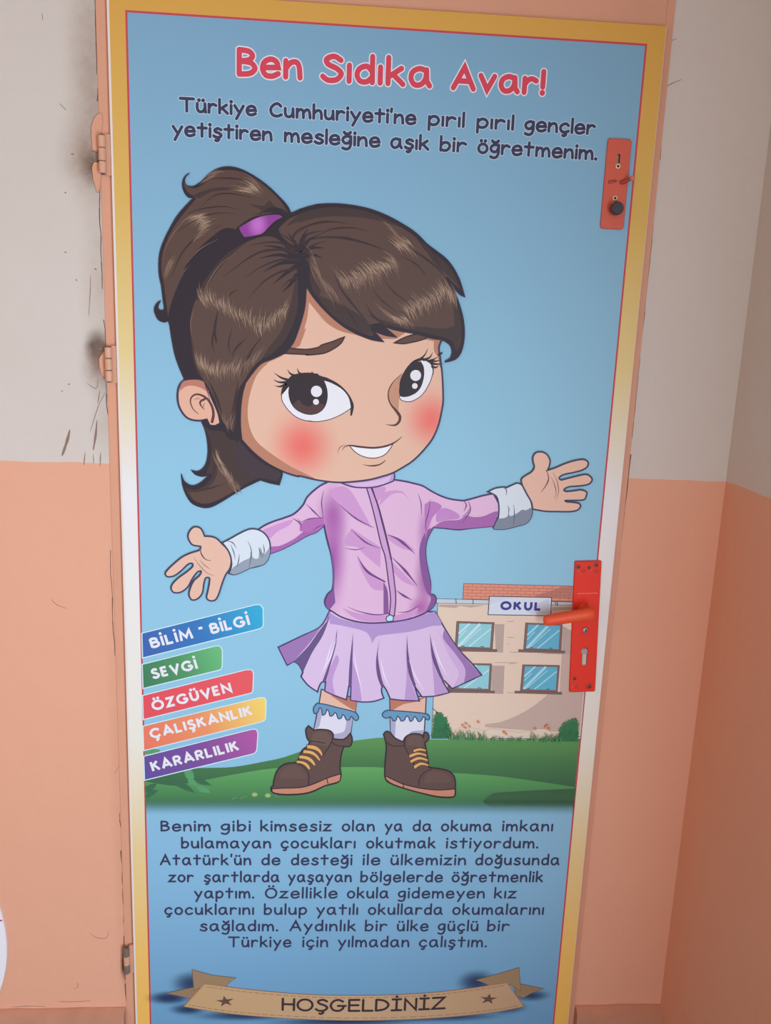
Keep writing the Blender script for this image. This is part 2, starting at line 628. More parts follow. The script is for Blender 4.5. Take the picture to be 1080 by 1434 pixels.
def skirting(name, x0, x1, h, seed):
    rnd = random.Random(seed)
    bm = bmesh.new()
    n = max(6, int((x1 - x0) / 0.03))
    ring = []
    for i in range(n + 1):
        x = x0 + (x1 - x0) * i / n
        t = h + rnd.uniform(-0.0012, 0.0012)
        d = WALL_Y - 0.016 + rnd.uniform(-0.0008, 0.0008)
        ring.append([bm.verts.new(p) for p in ((x, WALL_Y + 0.004, 0), (x, WALL_Y + 0.004, t + 0.006), (x, WALL_Y - 0.003, t + 0.004), (x, d, t - 0.003), (x, d - 0.002, 0))])
    for a, b in zip(ring, ring[1:]):
        for k in range(5):
            bm.faces.new((a[k], a[(k + 1) % 5], b[(k + 1) % 5], b[k]))
    bm.faces.new(ring[0])
    bm.faces.new(ring[-1])
    return tag(link_mesh(name, bm, M_SKIRT), kind='structure')


skirting('baseboard_left', -1.6, -0.392, 0.141, 3)
skirting('baseboard_right', 0.536, 0.7185, 0.131, 4)

# crumbling plaster and cracks along the frame edge and small knocks on the walls
bm = bmesh.new()
rnd = random.Random(11)


def crack(pts, w):
    for a, b in zip(pts, pts[1:]):
        dx, dz = b[0] - a[0], b[1] - a[1]
        l = math.hypot(dx, dz)
        ww = w * rnd.uniform(0.4, 1.2) / 2
        ox, oz = -dz / l * ww, dx / l * ww
        prism(bm, [(a[0] + ox, a[1] + oz), (b[0] + ox * .7, b[1] + oz * .7), (b[0] - ox * .7, b[1] - oz * .7), (a[0] - ox, a[1] - oz)], WALL_Y - 0.0006, WALL_Y + 0.002)


def jag(x0, z0, x1, z1, n, amp):
    return [(x0 + (x1 - x0) * i / n + rnd.uniform(-amp, amp), z0 + (z1 - z0) * i / n) for i in range(n + 1)]


for seg in ((-0.391, 2.02, -0.391, 1.88, 6, 0.001), (-0.3905, 1.86, -0.391, 1.84, 2, 0.001), (-0.393, 1.72, -0.392, 1.55, 8, 0.0015), (-0.392, 1.50, -0.391, 1.34, 9, 0.0015),
            (-0.394, 1.10, -0.392, 0.90, 9, 0.001), (-0.392, 0.58, -0.3905, 0.55, 2, 0.001), (-0.391, 0.50, -0.390, 0.34, 10, 0.0012), (-0.391, 0.31, -0.391, 0.21, 5, 0.0015),
            (-0.391, 0.20, -0.389, 0.12, 4, 0.001), (0.5345, 1.84, 0.5345, 1.80, 2, 0.0005), (0.5345, 1.70, 0.5345, 1.52, 6, 0.0006), (0.535, 1.47, 0.535, 1.33, 5, 0.0006),
            (0.535, 1.30, 0.535, 1.14, 6, 0.0008)):
    crack(jag(*seg), 0.0016)


def scratch(s, w):
    p = smooth_open(parse(s), 4)
    n = len(p)
    L, R_ = [], []
    for k, (x, z) in enumerate(p):
        a, b = p[max(k - 1, 0)], p[min(k + 1, n - 1)]
        dx, dz = b[0] - a[0], b[1] - a[1]
        l = math.hypot(dx, dz)
        h = w / 2 * (0.12 + math.sin(math.pi * (k + .3) / n)) * rnd.uniform(.7, 1.2)
        x, z = x * .993, z * .993 + .0104
        L.append((x - dz / l * h, z + dx / l * h))
        R_.append((x + dz / l * h, z - dx / l * h))
    prism(bm2, L + R_[::-1], WALL_Y - 0.0004, WALL_Y + 0.002)


bm2 = bmesh.new()
for s, w in (('-3964,13780 -4099,13519 -4240,13094', .0009), ('-4122,13293 -4153,13032 -4204,12768', .0030), ('-4589,13116 -4644,12918 -4741,12653', .0046), ('-4343,12731 -4374,12500', .0014), ('-4077,12739 -4095,12491', .0016), ('-4206,12703 -4202,12538', .001),
          ('-4080,17672 -3943,17656', .0022), ('-4147,17549 -4049,17506 -3948,17524', .0016), ('-4549,18367 -4442,18268', .0008), ('-4758,19667 -4750,19566', .0008), ('-4065,14503 -3907,14572', .0022), ('-4146,15727 -4162,15454 -4201,15055', .0009),
          ('-4600,3095 -4488,2996 -4289,2975 -4235,3130', .0008), ('-4965,1799 -4879,1858 -4892,1958', .0009), ('-3885,6928 -3912,6756 -4028,6558', .0008), ('5345,19138 5425,19194 5618,19283', .001), ('5337,19845 5461,19890', .0008), ('-4395,17613 -4345,17606', .002),
          ('-4082,13999 -4119,13839 -4273,13929', .0009), ('-4057,13809 -4096,13584', .001), ('-4156,17308 -4053,17386', .0016), ('-4022,17544 -3935,17536', .005), ('-4559,16076 -4529,16069', .002), ('-4394,15638 -4370,15627', .002), ('-4588,13902 -4563,13893', .002), ('-4706,13780 -4681,13768', .002),
          ('-4082,15832 -4046,15815', .002), ('-4520,17012 -4495,17006', .002), ('-5279,1511 -4943,1502 -4639,1521', .0008), ('-6221,1398 -5853,1412 -5519,1398', .0009), ('7895,6740 7950,6713', .0022), ('-5056,10032 -4936,9914 -4771,9858', .0008)):
    scratch(s, w)
tag(link_mesh('trim_4', bm2, plain('scuff_mark', (140, 118, 108), .8, .1)), kind='structure', label='scuffs and scratches on the wall left of the door')
tag(link_mesh('trim_1', bm, M_DIRT), kind='structure', label='cracks in the plaster along the door frame')

# lumps of patched plaster beside the two upper hinges
bm = bmesh.new()
for s in ('-4028,18102! -3923,18249! -3861,18252 -3882,17992 -3917,17681 -4043,17674! -4057,17840', '-4037,17483! -3936,17512! -3917,17320 -3951,17052 -4001,17074 -4051,17289', '-4055,14347! -3925,14509! -3884,14322 -3940,14036 -4032,14112'):
    prism(bm, [(x * .993, z * .993 + .0104) for x, z in [(x + rnd.uniform(-.0012, .0012), z + rnd.uniform(-.001, .001)) for x, z in smooth_closed(parse(s), 3)]], WALL_Y - 0.0035, WALL_Y + 0.002)
bmesh.ops.bevel(bm, geom=bm.edges[:], offset=0.0015, segments=2, affect='EDGES')
tag(link_mesh('trim_2', bm, M_FRAME), kind='structure', label='salmon painted patches of plaster beside the hinges')

# metal door frame
bm = bmesh.new()
box(bm, -0.390, -0.3712, 0.0085, 0.12, 0.0, 2.075, 0.001)
box(bm, 0.5212, 0.5345, 0.0085, 0.12, 0.0, 2.075, 0.001)
box(bm, -0.3712, 0.5212, 0.0085, 0.12, 2.003, 2.075, 0.001)
tag(link_mesh('trim_3', bm, M_FRAME), kind='structure', label='salmon painted metal door frame')

door = tag(empty('door_1', (0, 0, 0)), kind='structure', label='closed metal door fully covered by the printed poster')
bm = bmesh.new()
box(bm, -0.3705, 0.5205, 0.0, 0.045, 0.008, 2.0, 0.0015)
link_mesh('door_leaf', bm, plain('leaf_enamel', (225, 205, 195), 0.45, 0.3), door)

M_HINGE = plain('worn_hinge_paint', (220, 165, 138), 0.45, 0.4, var=0.2, vscale=60)
M_RUST = plain('bare_steel', (150, 132, 122), 0.45, 0.5, 0.4, var=0.35, vscale=90)
for z, worn in ((1.7588, False), (1.4268, False), (0.2644, True)):
    h = empty('hinge', (-0.3835, -0.002, z), door)
    for k, (a, b) in enumerate(((-0.0285, -0.0105), (-0.0095, 0.0095), (0.0105, 0.0285))):
        bm = bmesh.new()
        lathe(bm, [(0.0046, a), (0.0058, a + 0.001), (0.0058, b - 0.001), (0.0046, b)], (0, 0, 0), 'z', 20)
        link_mesh('knuckle', bm, M_RUST if worn and k != 1 else M_HINGE, h, smooth=False)
    bm = bmesh.new()
    lathe(bm, [(0.003, -0.0305), (0.003, 0.0305)], (0, 0, 0), 'z', 14)
    link_mesh('pin', bm, M_DIRT, h)
    bm = bmesh.new()
    box(bm, 0.0045, 0.0124, 0.003, 0.0075, -0.031, 0.031)
    link_mesh('hinge_leaf', bm, M_FRAME, h)

# ------------------------------------------------------------------ lever handle on its long red plate
M_RED = plain('red_paint', (226, 52, 34), 0.5, 0.22)
M_ORANGE = plain('orange_red_paint', (230, 84, 48), 0.45, 0.3)
M_OLDRED = plain('faded_red_paint', (206, 90, 72), 0.42, 0.4)
M_STEEL = plain('dull_steel', (150, 140, 136), 0.35, 0.5, 0.5)
M_BRONZE = plain('painted_screw', (150, 70, 50), 0.45, 0.4)
M_BLACK = plain('dark_recess', (42, 34, 34), 0.6, 0.2)
M_BRASS = plain('brass', (222, 196, 160), 0.35, 0.5, 0.3)

plate_c = (0.4768, 0.97415)
TILT = math.radians(2.55)
hp_root = empty('handle_plate', (plate_c[0], -0.0007, plate_c[1]), door)
hp_root.rotation_euler = (0, TILT * -1, 0)
hp_root['label'] = 'long red lever handle plate'


def loc_plate(s):
    out = []
    for x, z, _ in parse(s):
        dx, dz = x - plate_c[0], z - plate_c[1]
        c, n = math.cos(TILT), math.sin(TILT)
        out.append((dx * c - dz * -n * 1.0, dx * -n + dz * c) if False else (dx * c + dz * n, -dx * n + dz * c))
    return out


def rounded(hw, hh, r, n=6):
    p = []
    for (sx, sz, a0) in ((1, 1, 0), (-1, 1, 90), (-1, -1, 180), (1, -1, 270)):
        for k in range(n + 1):
            a = math.radians(a0 + 90 * k / n)
            p.append((sx * (hw - r) + r * math.cos(a), sz * (hh - r) + r * math.sin(a)))
    return p


def plate_mesh(hw, hh, r, t):
    bm = bmesh.new()
    a = rounded(hw, hh, r)
    b = rounded(hw - 0.0012, hh - 0.0012, r * .8)
    rings = [[bm.verts.new((x, 0, z)) for x, z in a], [bm.verts.new((x, -t + 0.001, z)) for x, z in a], [bm.verts.new((x, -t, z)) for x, z in b]]
    for u, v in zip(rings, rings[1:]):
        for k in range(len(a)):
            bm.faces.new((u[k], u[(k + 1) % len(a)], v[(k + 1) % len(a)], v[k]))
    bm.faces.new(rings[0])
    bm.faces.new(rings[-1])
    return bm


link_mesh('backplate', plate_mesh(0.0250, 0.1290, 0.0025, 0.004), M_RED, hp_root)
bm = bmesh.new()
(a, b) = loc_plate('4563,10405 4938,10412')
box(bm, a[0], b[0], -0.0046, -0.0035, a[1] - .0006, a[1] + .0006)  # thin strip in lighter red: a highlight line put into the colour
link_mesh('plate_highlight', bm, plain('red_highlight', (236, 120, 92), 0.4, 0.4), hp_root)
for s, r, mm in (('4528,10917', .0042, M_BRONZE), ('4858,10958', .0042, M_BRONZE), ('4775,9693', .0052, M_STEEL), ('4947,8574', .0050, M_BRONZE), ('4650,8729', .0036, M_BRONZE), ('4729,10905', .0032, M_BRONZE)):
    (x, z), = loc_plate(s)
    bm = bmesh.new()
    lathe(bm, [(r, -0.0035), (r, -0.0047), (r * .8, -0.0055), (r * .25, -0.0058)], (x, 0, z), 'y', 20)
    sc = link_mesh('screw', bm, mm, hp_root)
    bm = bmesh.new()
    for an in (0.5, 0.5 + math.pi / 2):
        c, n = math.cos(an), math.sin(an)
        w2, l2 = r * .12, r * .62
        prism(bm, [(x + l2 * c - w2 * n, z + l2 * n + w2 * c), (x - l2 * c - w2 * n, z - l2 * n + w2 * c), (x - l2 * c + w2 * n, z - l2 * n - w2 * c), (x + l2 * c + w2 * n, z + l2 * n - w2 * c)], -0.0062, -0.0045)
    link_mesh('screw_slot', bm, M_BLACK, sc)


def torus(bm, c, R, r, n=22, k=8, arc=1.0):
    rings = []
    for i in range(n + (0 if arc == 1 else 1)):
        a = 2 * math.pi * arc * i / n
        rings.append([bm.verts.new((c[0] + (R + r * math.cos(2 * math.pi * j / k)) * math.cos(a), c[1] + r * math.sin(2 * math.pi * j / k), c[2] + (R + r * math.cos(2 * math.pi * j / k)) * math.sin(a))) for j in range(k)])
    m = len(rings)
    for i in range(m if arc == 1 else m - 1):
        for j in range(k):
            bm.faces.new((rings[i][j], rings[(i + 1) % m][j], rings[(i + 1) % m][(j + 1) % k], rings[i][(j + 1) % k]))


for s, R in (('4633,10839', .0026), ('4878,10844', .0026), ('4719,8566', .0030), ('4947,8574', .0066), ('4775,9693', .0068)):
    (x, z), = loc_plate(s)
    bm = bmesh.new()
    torus(bm, (x, -0.004, z), R, 0.0006)
    link_mesh('screw_ring', bm, M_BRONZE if R < .006 else M_RED, hp_root)
# punched marks beside the screws
bm = bmesh.new()
for s in ('4793,10913 4771,10832', '4530,10887 4546,10817', '4621,8601 4632,8538', '4732,8603 4766,8561'):
    (x0, z0), (x1, z1) = loc_plate(s)
    prism(bm, [(x0 - .0005, z0), (x0 + .0005, z0), (x1 + .0005, z1), (x1 - .0005, z1)], -0.0046, -0.0036)
link_mesh('scratch', bm, plain('bare_scratch', (170, 120, 100), 0.5, 0.3), hp_root)
# euro cylinder in its pear-shaped cut-out
(kx, kz), (bx, bz) = loc_plate('4805,9278 4797,9048')
kx = bx = (kx + bx) / 2
pear = [(kx + .0062 * math.cos(math.radians(t)), kz + .0062 * math.sin(math.radians(t))) for t in range(-50, 231, 14)]
pear += [(bx - .0042, kz - .008)] + [(bx + .0042 * math.cos(math.radians(t)), bz - .001 + .0042 * math.sin(math.radians(t))) for t in range(180, 361, 20)] + [(bx + .0042, kz - .008)]
bm = bmesh.new()
prism(bm, [(x + .0010, z + .0004) for x, z in pear], -0.00425, -0.003)
kh = link_mesh('keyhole', bm, M_BLACK, hp_root)
bm = bmesh.new()
prism(bm, [(x - .0002, z - .0003) for x, z in pear], -0.0046, -0.002)
cy = link_mesh('lock_cylinder', bm, M_STEEL, kh)
bm = bmesh.new()
box(bm, bx - .0035, bx + .0035, -0.0050, -0.003, bz - .003, kz - .0055, .0004)
link_mesh('cylinder_tongue', bm, plain('pale_steel', (200, 178, 168), .4, .4), kh)

# lever: rose, neck and grip
lev = empty('lever', (0, 0, 0), hp_root)
(lx, lz), (tx, tz) = loc_plate('4877,10003 4034,9800')
(lx, lz) = (0.4712 - plate_c[0], 1.0118 - plate_c[1])
ny = -0.035
gx, gz = 0.3885 - plate_c[0], 0.9968 - plate_c[1]
c, n = math.cos(TILT), math.sin(TILT)
lx, lz = lx * c + lz * n, -lx * n + lz * c
gx, gz = gx * c + gz * n, -gx * n + gz * c
bm = bmesh.new()
lathe(bm, [(0.0105, -0.003), (0.0105, -0.005), (0.0090, -0.0065), (0.0085, ny + 0.004), (0.008, ny)], (lx, 0, lz), 'y', 26)
link_mesh('neck', bm, M_ORANGE, lev, smooth=False)
bm = bmesh.new()
pts, rad = [], []
d = Vector((gx - lx, 0, gz - lz))
for t, r in ((-.13, .0035), (-.12, .0070), (-.085, .0098), (-.03, .0112), (.1, .0113), (.4, .0108), (.75, .0103), (.93, .0102), (.975, .0088), (1.0, .0062), (1.012, .002)):
    pts.append((lx + d.x * t, ny, lz + d.z * t))
    rad.append(r * 1.05)
sweep(bm, pts, rad, 24, 0.85)
link_mesh('grip', bm, M_ORANGE, lev, smooth=True)

# ------------------------------------------------------------------ upper latch: red plate, two slots, sliding bolt, black turn knob
lp = empty('latch_plate', (0.4587, -0.0007, 1.75425), door)
lp['label'] = 'faded red latch plate with black knob'
link_mesh('backplate', plate_mesh(0.0200, 0.0712, 0.005, 0.0045), M_OLDRED, lp)


def loc_latch(s):
    return [(x - 0.4587, z - 1.75425) for x, z, _ in parse(s)]


for s in ('4588,18013 4590,17858', '4597,17291 4600,17203'):
    (x0, z0), (x1, z1) = loc_latch(s)
    xm = (x0 + x1) / 2
    bm = bmesh.new()
    box(bm, xm - .0022, xm + .0022, -0.0048, -0.003, z1, z0)
    sl = link_mesh('slot', bm, M_BLACK, lp)
    bm = bmesh.new()
    box(bm, xm - .0024, xm - .0004, -0.0051, -0.003, z1 - .0005, z0 - .002)
    link_mesh('slot_edge', bm, M_STEEL, sl)
for s in ('4592,17826', '4592,17323'):
    (x, z), = loc_latch(s)
    bm = bmesh.new()
    torus(bm, (x, -0.0046, z), 0.0031, 0.0013)
    ey = link_mesh('eyelet', bm, M_BRASS, lp, smooth=True)
    bm = bmesh.new()
    lathe(bm, [(0.0021, -0.004), (0.0021, -0.0049)], (x, 0, z), 'y', 14)
    link_mesh('eyelet_hole', bm, M_BLACK, ey)
bolt = empty('bolt', (0, 0, 0), lp)
(x0, z0), (x1, z1), (x2, z2), (x3, z3) = loc_latch('4447,17568 4589,17591 4656,17569 4794,17617')
bm = bmesh.new()
sweep(bm, [(x0, -.0046, z0), (x0 + .002, -.0048, z0), (x1 - .002, -.0052, z1), (x1, -.0050, z1)], [.001, .0030, .0022, .001], 14, 0.5)
link_mesh('bolt_guide', bm, plain('dark_red_paint', (166, 66, 52), .45, .35), bolt, smooth=True)
bm = bmesh.new()
sweep(bm, [(x2, -.0040, z2), (x2 + .001, -.0065, z2), (x2 + .007, -.0095, z2 + .0015), (x3 - .002, -.0160, z3 - .0005), (x3, -.018, z3)], [.0015, .0034, .0030, .0032, .0030], 16)
link_mesh('bolt_bar', bm, plain('dark_red_paint', (166, 66, 52), .45, .35), bolt, smooth=True)
bm = bmesh.new()
bmesh.ops.create_uvsphere(bm, u_segments=18, v_segments=12, radius=0.0042, matrix=Matrix.Translation((x3 + .001, -.0195, z3 + .0005)))
link_mesh('bolt_tip', bm, plain('pink_worn_paint', (220, 112, 104), .35, .4), bolt, smooth=True)
bm = bmesh.new()
(kx, kz), = loc_latch('4599,17132')
lathe(bm, [(0.0045, -0.004), (0.0045, -0.012), (0.0085, -0.0125), (0.0104, -0.014), (0.0106, -0.021), (0.0098, -0.0235), (0.0085, -0.0245)], (kx - .0006, 0, kz + .0006), 'y', 30)
link_mesh('knob', bm, plain('black_plastic', (66, 56, 62), 0.45, 0.35), lp)

# ------------------------------------------------------------------ the printed poster
XL, XR, ZT = -0.3404, 0.4889, 1.9700
poster = tag(empty('poster', (0, 0, 0)), 'tall blue printed poster with gold border and cartoon schoolgirl covering the whole door', 'poster')
NAVY = ink(58, 58, 88)
LINE = ink(66, 56, 84)
WHITE = ink(228, 226, 234)

m, nt, bs = principled('printed_sky', 0.5, 0.28)
sky = ramp_nodes(nt, along(nt, (0, 0.11), (0, 1.97)), [(0, (110, 158, 198)), (0.18, (134, 182, 216)), (0.40, (143, 194, 220)), (0.62, (143, 193, 219)), (0.80, (134, 180, 208)), (1.0, (124, 166, 196))])
nt.links.new(sky, bs.inputs['Base Color'])
bump(nt, bs, noise(nt, 5, 2), 0.12, 0.01)
M_SKY = m
bm = bmesh.new()
box(bm, -0.3700, 0.5200, SHEET, 0.0, 0.02, 1.9995)
link_mesh('backing_sheet', bm, ink(226, 214, 210), poster)
a = Art('sky_print', poster)
a.poly([(XL, ZT), (XR, ZT), (XR, 0.03), (XL, 0.03)], M_SKY)
a.build()

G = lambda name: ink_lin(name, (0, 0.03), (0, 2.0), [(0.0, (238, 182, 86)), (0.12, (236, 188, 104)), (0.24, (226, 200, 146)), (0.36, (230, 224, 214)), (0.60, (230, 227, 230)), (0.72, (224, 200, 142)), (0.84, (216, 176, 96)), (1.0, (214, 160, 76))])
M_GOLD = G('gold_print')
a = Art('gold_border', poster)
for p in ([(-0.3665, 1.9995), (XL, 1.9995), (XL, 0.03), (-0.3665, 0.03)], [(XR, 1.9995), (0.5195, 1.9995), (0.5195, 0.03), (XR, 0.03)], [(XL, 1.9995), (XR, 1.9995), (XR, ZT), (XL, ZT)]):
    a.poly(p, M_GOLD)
RB = ink(196, 70, 84)
w = 0.0016
for p in ([(XL - w, ZT + w), (XL + w, ZT + w), (XL + w, 0.03), (XL - w, 0.03)], [(XR - w, ZT + w), (XR + w, ZT + w), (XR + w, 0.03), (XR - w, 0.03)], [(XL, ZT + w), (XR, ZT + w), (XR, ZT - w), (XL, ZT - w)]):
    a.poly(p, RB)
a.build()

# title and second title
M_TITLE = ink(212, 70, 90)
for wd, s in (('Ben', '-1702,18853 -654,18851 -1688,19298'), ('Sıdıka', '-375,18845 1431,18847 -352,19286'), ('Avar!', '1733,18841 3281,18837 1723,19242')):
    a = Art('title_lettering', poster, 4)
    write(a, wd, s, WHITE, 8.4, grow=3.6, dotk=1.1, gap=24)
    a.last = None
    write(a, wd, s, M_TITLE, 8.4, dotk=1.1, gap=24)
    a.build()
a = Art('subtitle_lettering', poster, 4)
for mm, g in ((ink(190, 206, 222), 2.2), (NAVY, 0)):
    for row in [[('Türkiye', '-2614,18280 -1375,18281 -2611,18517'), ("Cumhuriyeti'ne", '-1181,18281 1201,18284 -1183,18521'), ('pırıl', '1386,18285 1996,18286 1374,18527'), ('pırıl', '2185,18286 2812,18287 2170,18529'), ('gençler', '2978,18287 4177,18288 2960,18531')], [('yetiştiren', '-2734,17919 -1120,17914 -2730,18159'), ('mesleğine', '-943,17914 628,17909 -946,18156'), ('aşık', '784,17908 1435,17907 774,18153'), ('bir', '1596,17906 2055,17905 1583,18152'), ('öğretmenim.', '2222,17904 4241,17898 2206,18150')]]:
        for wd, s in row:
            write(a, wd, s, mm, 4.8, grow=g, gap=21)
a.build()
a = Art('paragraph_lettering', poster, 4)
for row in [
[('Benim', '-3130,5472 -2174,5472 -3125,5712'), ('gibi', '-1991,5472 -1415,5472 -1990,5714'), ('kimsesiz', '-1235,5472 145,5472 -1236,5714'), ('olan', '336,5472 984,5472 329,5716'), ('ya', '1169,5473 1530,5473 1159,5717'), ('da', '1719,5473 2102,5473 1708,5717'), ('okuma', '2276,5473 3292,5473 2263,5718'), ('imkanı', '3492,5473 4510,5473 3475,5719')],
[('bulamayan', '-2747,5107 -1018,5104 -2744,5350'), ('çocukları', '-840,5104 620,5102 -843,5349'), ('okutmak', '821,5102 2194,5100 812,5348'), ('istiyordum.', '2398,5099 4243,5097 2384,5347')],
[("Atatürk'ün", '-3158,4744 -1400,4738 -3154,4988'), ('de', '-1210,4738 -836,4737 -1211,4984'), ('desteği', '-637,4736 566,4733 -640,4983'), ('ile', '769,4732 1116,4731 760,4981'), ('ülkemizin', '1314,4730 2823,4726 1304,4979'), ('doğusunda', '3000,4725 4708,4720 2984,4976')],
[('zor', '-3000,4371 -2508,4369 -2996,4618'), ('şartlarda', '-2322,4368 -847,4361 -2320,4616'), ('yaşayan', '-691,4361 569,4355 -695,4610'), ('bölgelerde', '732,4354 2377,4347 724,4605'), ('öğretmenlik', '2549,4346 4402,4337 2535,4599')],
[('yaptım.', '-2511,4011 -1344,4004 -2509,4261'), ('Özellikle', '-1136,4002 296,3994 -1138,4254'), ('okula', '478,3993 1315,3988 471,4246'), ('gidemeyen', '1491,3987 3245,3976 1481,4241'), ('kız', '3428,3975 3887,3972 3411,4231')],
[('çocuklarını', '-3091,3649 -1342,3636 -3086,3901'), ('bulup', '-1153,3634 -296,3628 -1155,3888'), ('yatılı', '-122,3627 715,3620 -127,3881'), ('okullarda', '907,3619 2416,3607 899,3875'), ('okumalarını', '2603,3606 4474,3592 2588,3864')],
[('sağladım.', '-2410,3274 -867,3260 -2408,3529'), ('Aydınlık', '-643,3258 684,3246 -647,3515'), ('bir', '858,3244 1316,3240 850,3503'), ('ülke', '1502,3238 2145,3233 1491,3497'), ('güçlü', '2328,3231 3163,3223 2314,3491'), ('bir', '3335,3222 3798,3217 3318,3483')],
[('Türkiye', '-1857,2905 -597,2891 -1856,3162'), ('için', '-381,2889 140,2883 -385,3148'), ('yılmadan', '325,2881 1775,2866 318,3141'), ('çalıştım.', '1963,2864 3355,2849 1950,3126')]]:
    for wd, s in row:
        write(a, wd, s, NAVY, 4.0, gap=27)
a.build()

# lawn and leaves
a = Art('lawn_print', poster, 3)


def fading(m, z0, z1):
    """let a printed colour fade out towards the bottom, from z1 down to z0"""
    nt = m.node_tree
    f = along(nt, (0, z0), (0, z1))
    mr = nt.nodes.new('ShaderNodeMapRange')
    mr.interpolation_type = 'SMOOTHSTEP'
    nt.links.new(f, mr.inputs['Value'])
    nt.links.new(mr.outputs[0], nt.nodes['Principled BSDF'].inputs['Alpha'])
    return m


M_HILL = ink_lin('hill_print', (0, 0.57), (0, 0.76), [(0, (66, 108, 78)), (0.40, (60, 102, 72)), (0.65, (72, 122, 76)), (0.9, (92, 148, 84)), (1, (98, 154, 88))])
M_LAWN = fading(ink_lin('lawn_print', (0, 0.580), (0, 0.685), [(0, (72, 122, 86)), (0.40, (72, 128, 82)), (0.75, (88, 152, 90)), (1, (100, 166, 96))]), 0.580, 0.625)
a.fill('-3403,6783! -2870,6801 -2314,6814 -1754,6838 -1171,6952 -823,7038 -475,7167 -23,7296 500,7392 1061,7465 1556,7454 1983,7434 2625,7432 4876,7456! 4873,7430! 4895,6383! -3393,6352!', M_HILL)
a.fill('-3408,6530! -2876,6445 -2540,6509 -1169,6790 -469,6817 305,6845 1085,6842 1971,6765 3368,6667 4882,6444! 4889,5793! -3399,5782!', M_LAWN)
a.fill('3067,6131! 3253,6300 3462,6331! 4235,6380 4885,6413! 4892,6012! 3982,5979 3272,6008', fading(ink_lin('dark_hill_print', (0, 0.595), (0, 0.64), [(0, (66, 104, 76)), (1, (60, 98, 68))]), 0.598, 0.622))
LEAF, LEAF2 = ink(58, 106, 78), ink(86, 154, 106)
for s in ('-3405,6412! -3293,6474 -3181,6490! -3239,6381 -3380,6287!', '-3404,6225! -3295,6350 -3156,6350! -3241,6257 -3383,6162!', '-3040,6630! -2818,6601 -2596,6446 -2458,6291! -2653,6352 -2875,6476', '-2539,6602! -2315,6572 -2148,6448! -2372,6478'):
    a.fill(s, LEAF)
for s in ('-2676,6750! -2537,6772 -2483,6633 -2511,6571! -2622,6601', '-2609,6570! -2483,6571 -2428,6447! -2568,6477', '-2456,6447! -2260,6416 -2177,6292! -2373,6322', '-3395,7150! -3278,7197 -3099,7183! -3170,7115 -3396,7083!'):
    a.fill(s, LEAF2)
for s in ('-1344,6263', '-1095,6245'):
    a.dot(s, ink(150, 176, 116), 5.5, 4.5)
    a.dot(s, ink(186, 176, 120), 2.2)
for s in ('-1768,6161 -1726,6199 -1669,6180', '-1613,6168 -1528,6231 -1500,6184', '-961,6280 -903,6186'):
    a.line(s, ink(120, 164, 116), 1.2, .4)
a.build()

# school building
sch = empty('school_illustration', (0, 0, 0), poster)
SL = ink(92, 84, 100)
a = Art('facade', sch, 10)
a.fill('1977,10159! 4880,10168! 4892,7463! 1996,7454!', ink(228, 204, 186), SL, 1.2)
a.fill('3011,7761! 3306,7807 3629,7952 3883,8113 4070,8274 4177,8380! 4400,8383! 4375,9199! 4554,9219! 4868,9224! 4862,7607! 3919,7634 3015,7698!', ink(196, 172, 162))
for s in ('3059,9772! 3244,9769! 3257,9206! 3119,9217!', '3058,8949! 3304,8946! 3320,8377! 3089,8388!', '4337,9761! 4532,9662! 4557,9191! 3931,9196! 4380,9250!', '1995,10127! 2859,10130! 2605,10082! 2379,10111! 2318,10066! 1997,10087!', '4118,10127! 4833,10141! 4838,10090! 4124,10060!'):
    a.fill(s, ink(186, 164, 156))
for s in ('3298,9823 3411,9832', '3314,9513 3443,9515', '3323,9377 3362,9378', '3386,9221 3553,9224', '3110,9008 3551,9015', '3391,8406 3546,8408', '3503,8997 3389,8988'):
    a.line(s, ink(160, 136, 130), .9)
a.fill('1941,10241! 4875,10222! 4871,10161! 1956,10152!', ink(196, 206, 216), SL, 1.0)
for s in ('2308,10245 2319,10153', '2628,10238 2633,10152', '4158,10228 4197,10155', '4201,10229 4220,10156'):
    a.line(s, SL, 1.6)
a.build()
a = Art('brick_roof', sch, 30)
a.fill('2437,10541! 4668,10531! 4694,10238! 2435,10244!', ink(224, 144, 120), SL, 1.2)
a.fill('4666,10544! 4280,10517! 3998,10408! 3746,10327! 4104,10300! 4691,10272!', ink(184, 122, 108))
rnd = random.Random(5)
(xa, za, _), (xb, zb, _), (xc, zc, _) = parse('2437,10541 4668,10531 2435,10244')
for r in range(5):
    t = r / 5
    z0, z1 = za + (zc - za) * t, zb + (zc - za) * t
    a.ribbon([(xa, z0), (xb, z1)], ink(166, 98, 86), [0.0008])
    k = 0.008 if r % 2 else 0.0
    while xa + k < xb:
        x = xa + k
        zz = z0 + (z1 - z0) * (x - xa) / (xb - xa)
        a.ribbon([(x, zz), (x, zz + (zc - za) / 5)], ink(166, 98, 86), [0.0008])
        k += 0.0165
a.build()
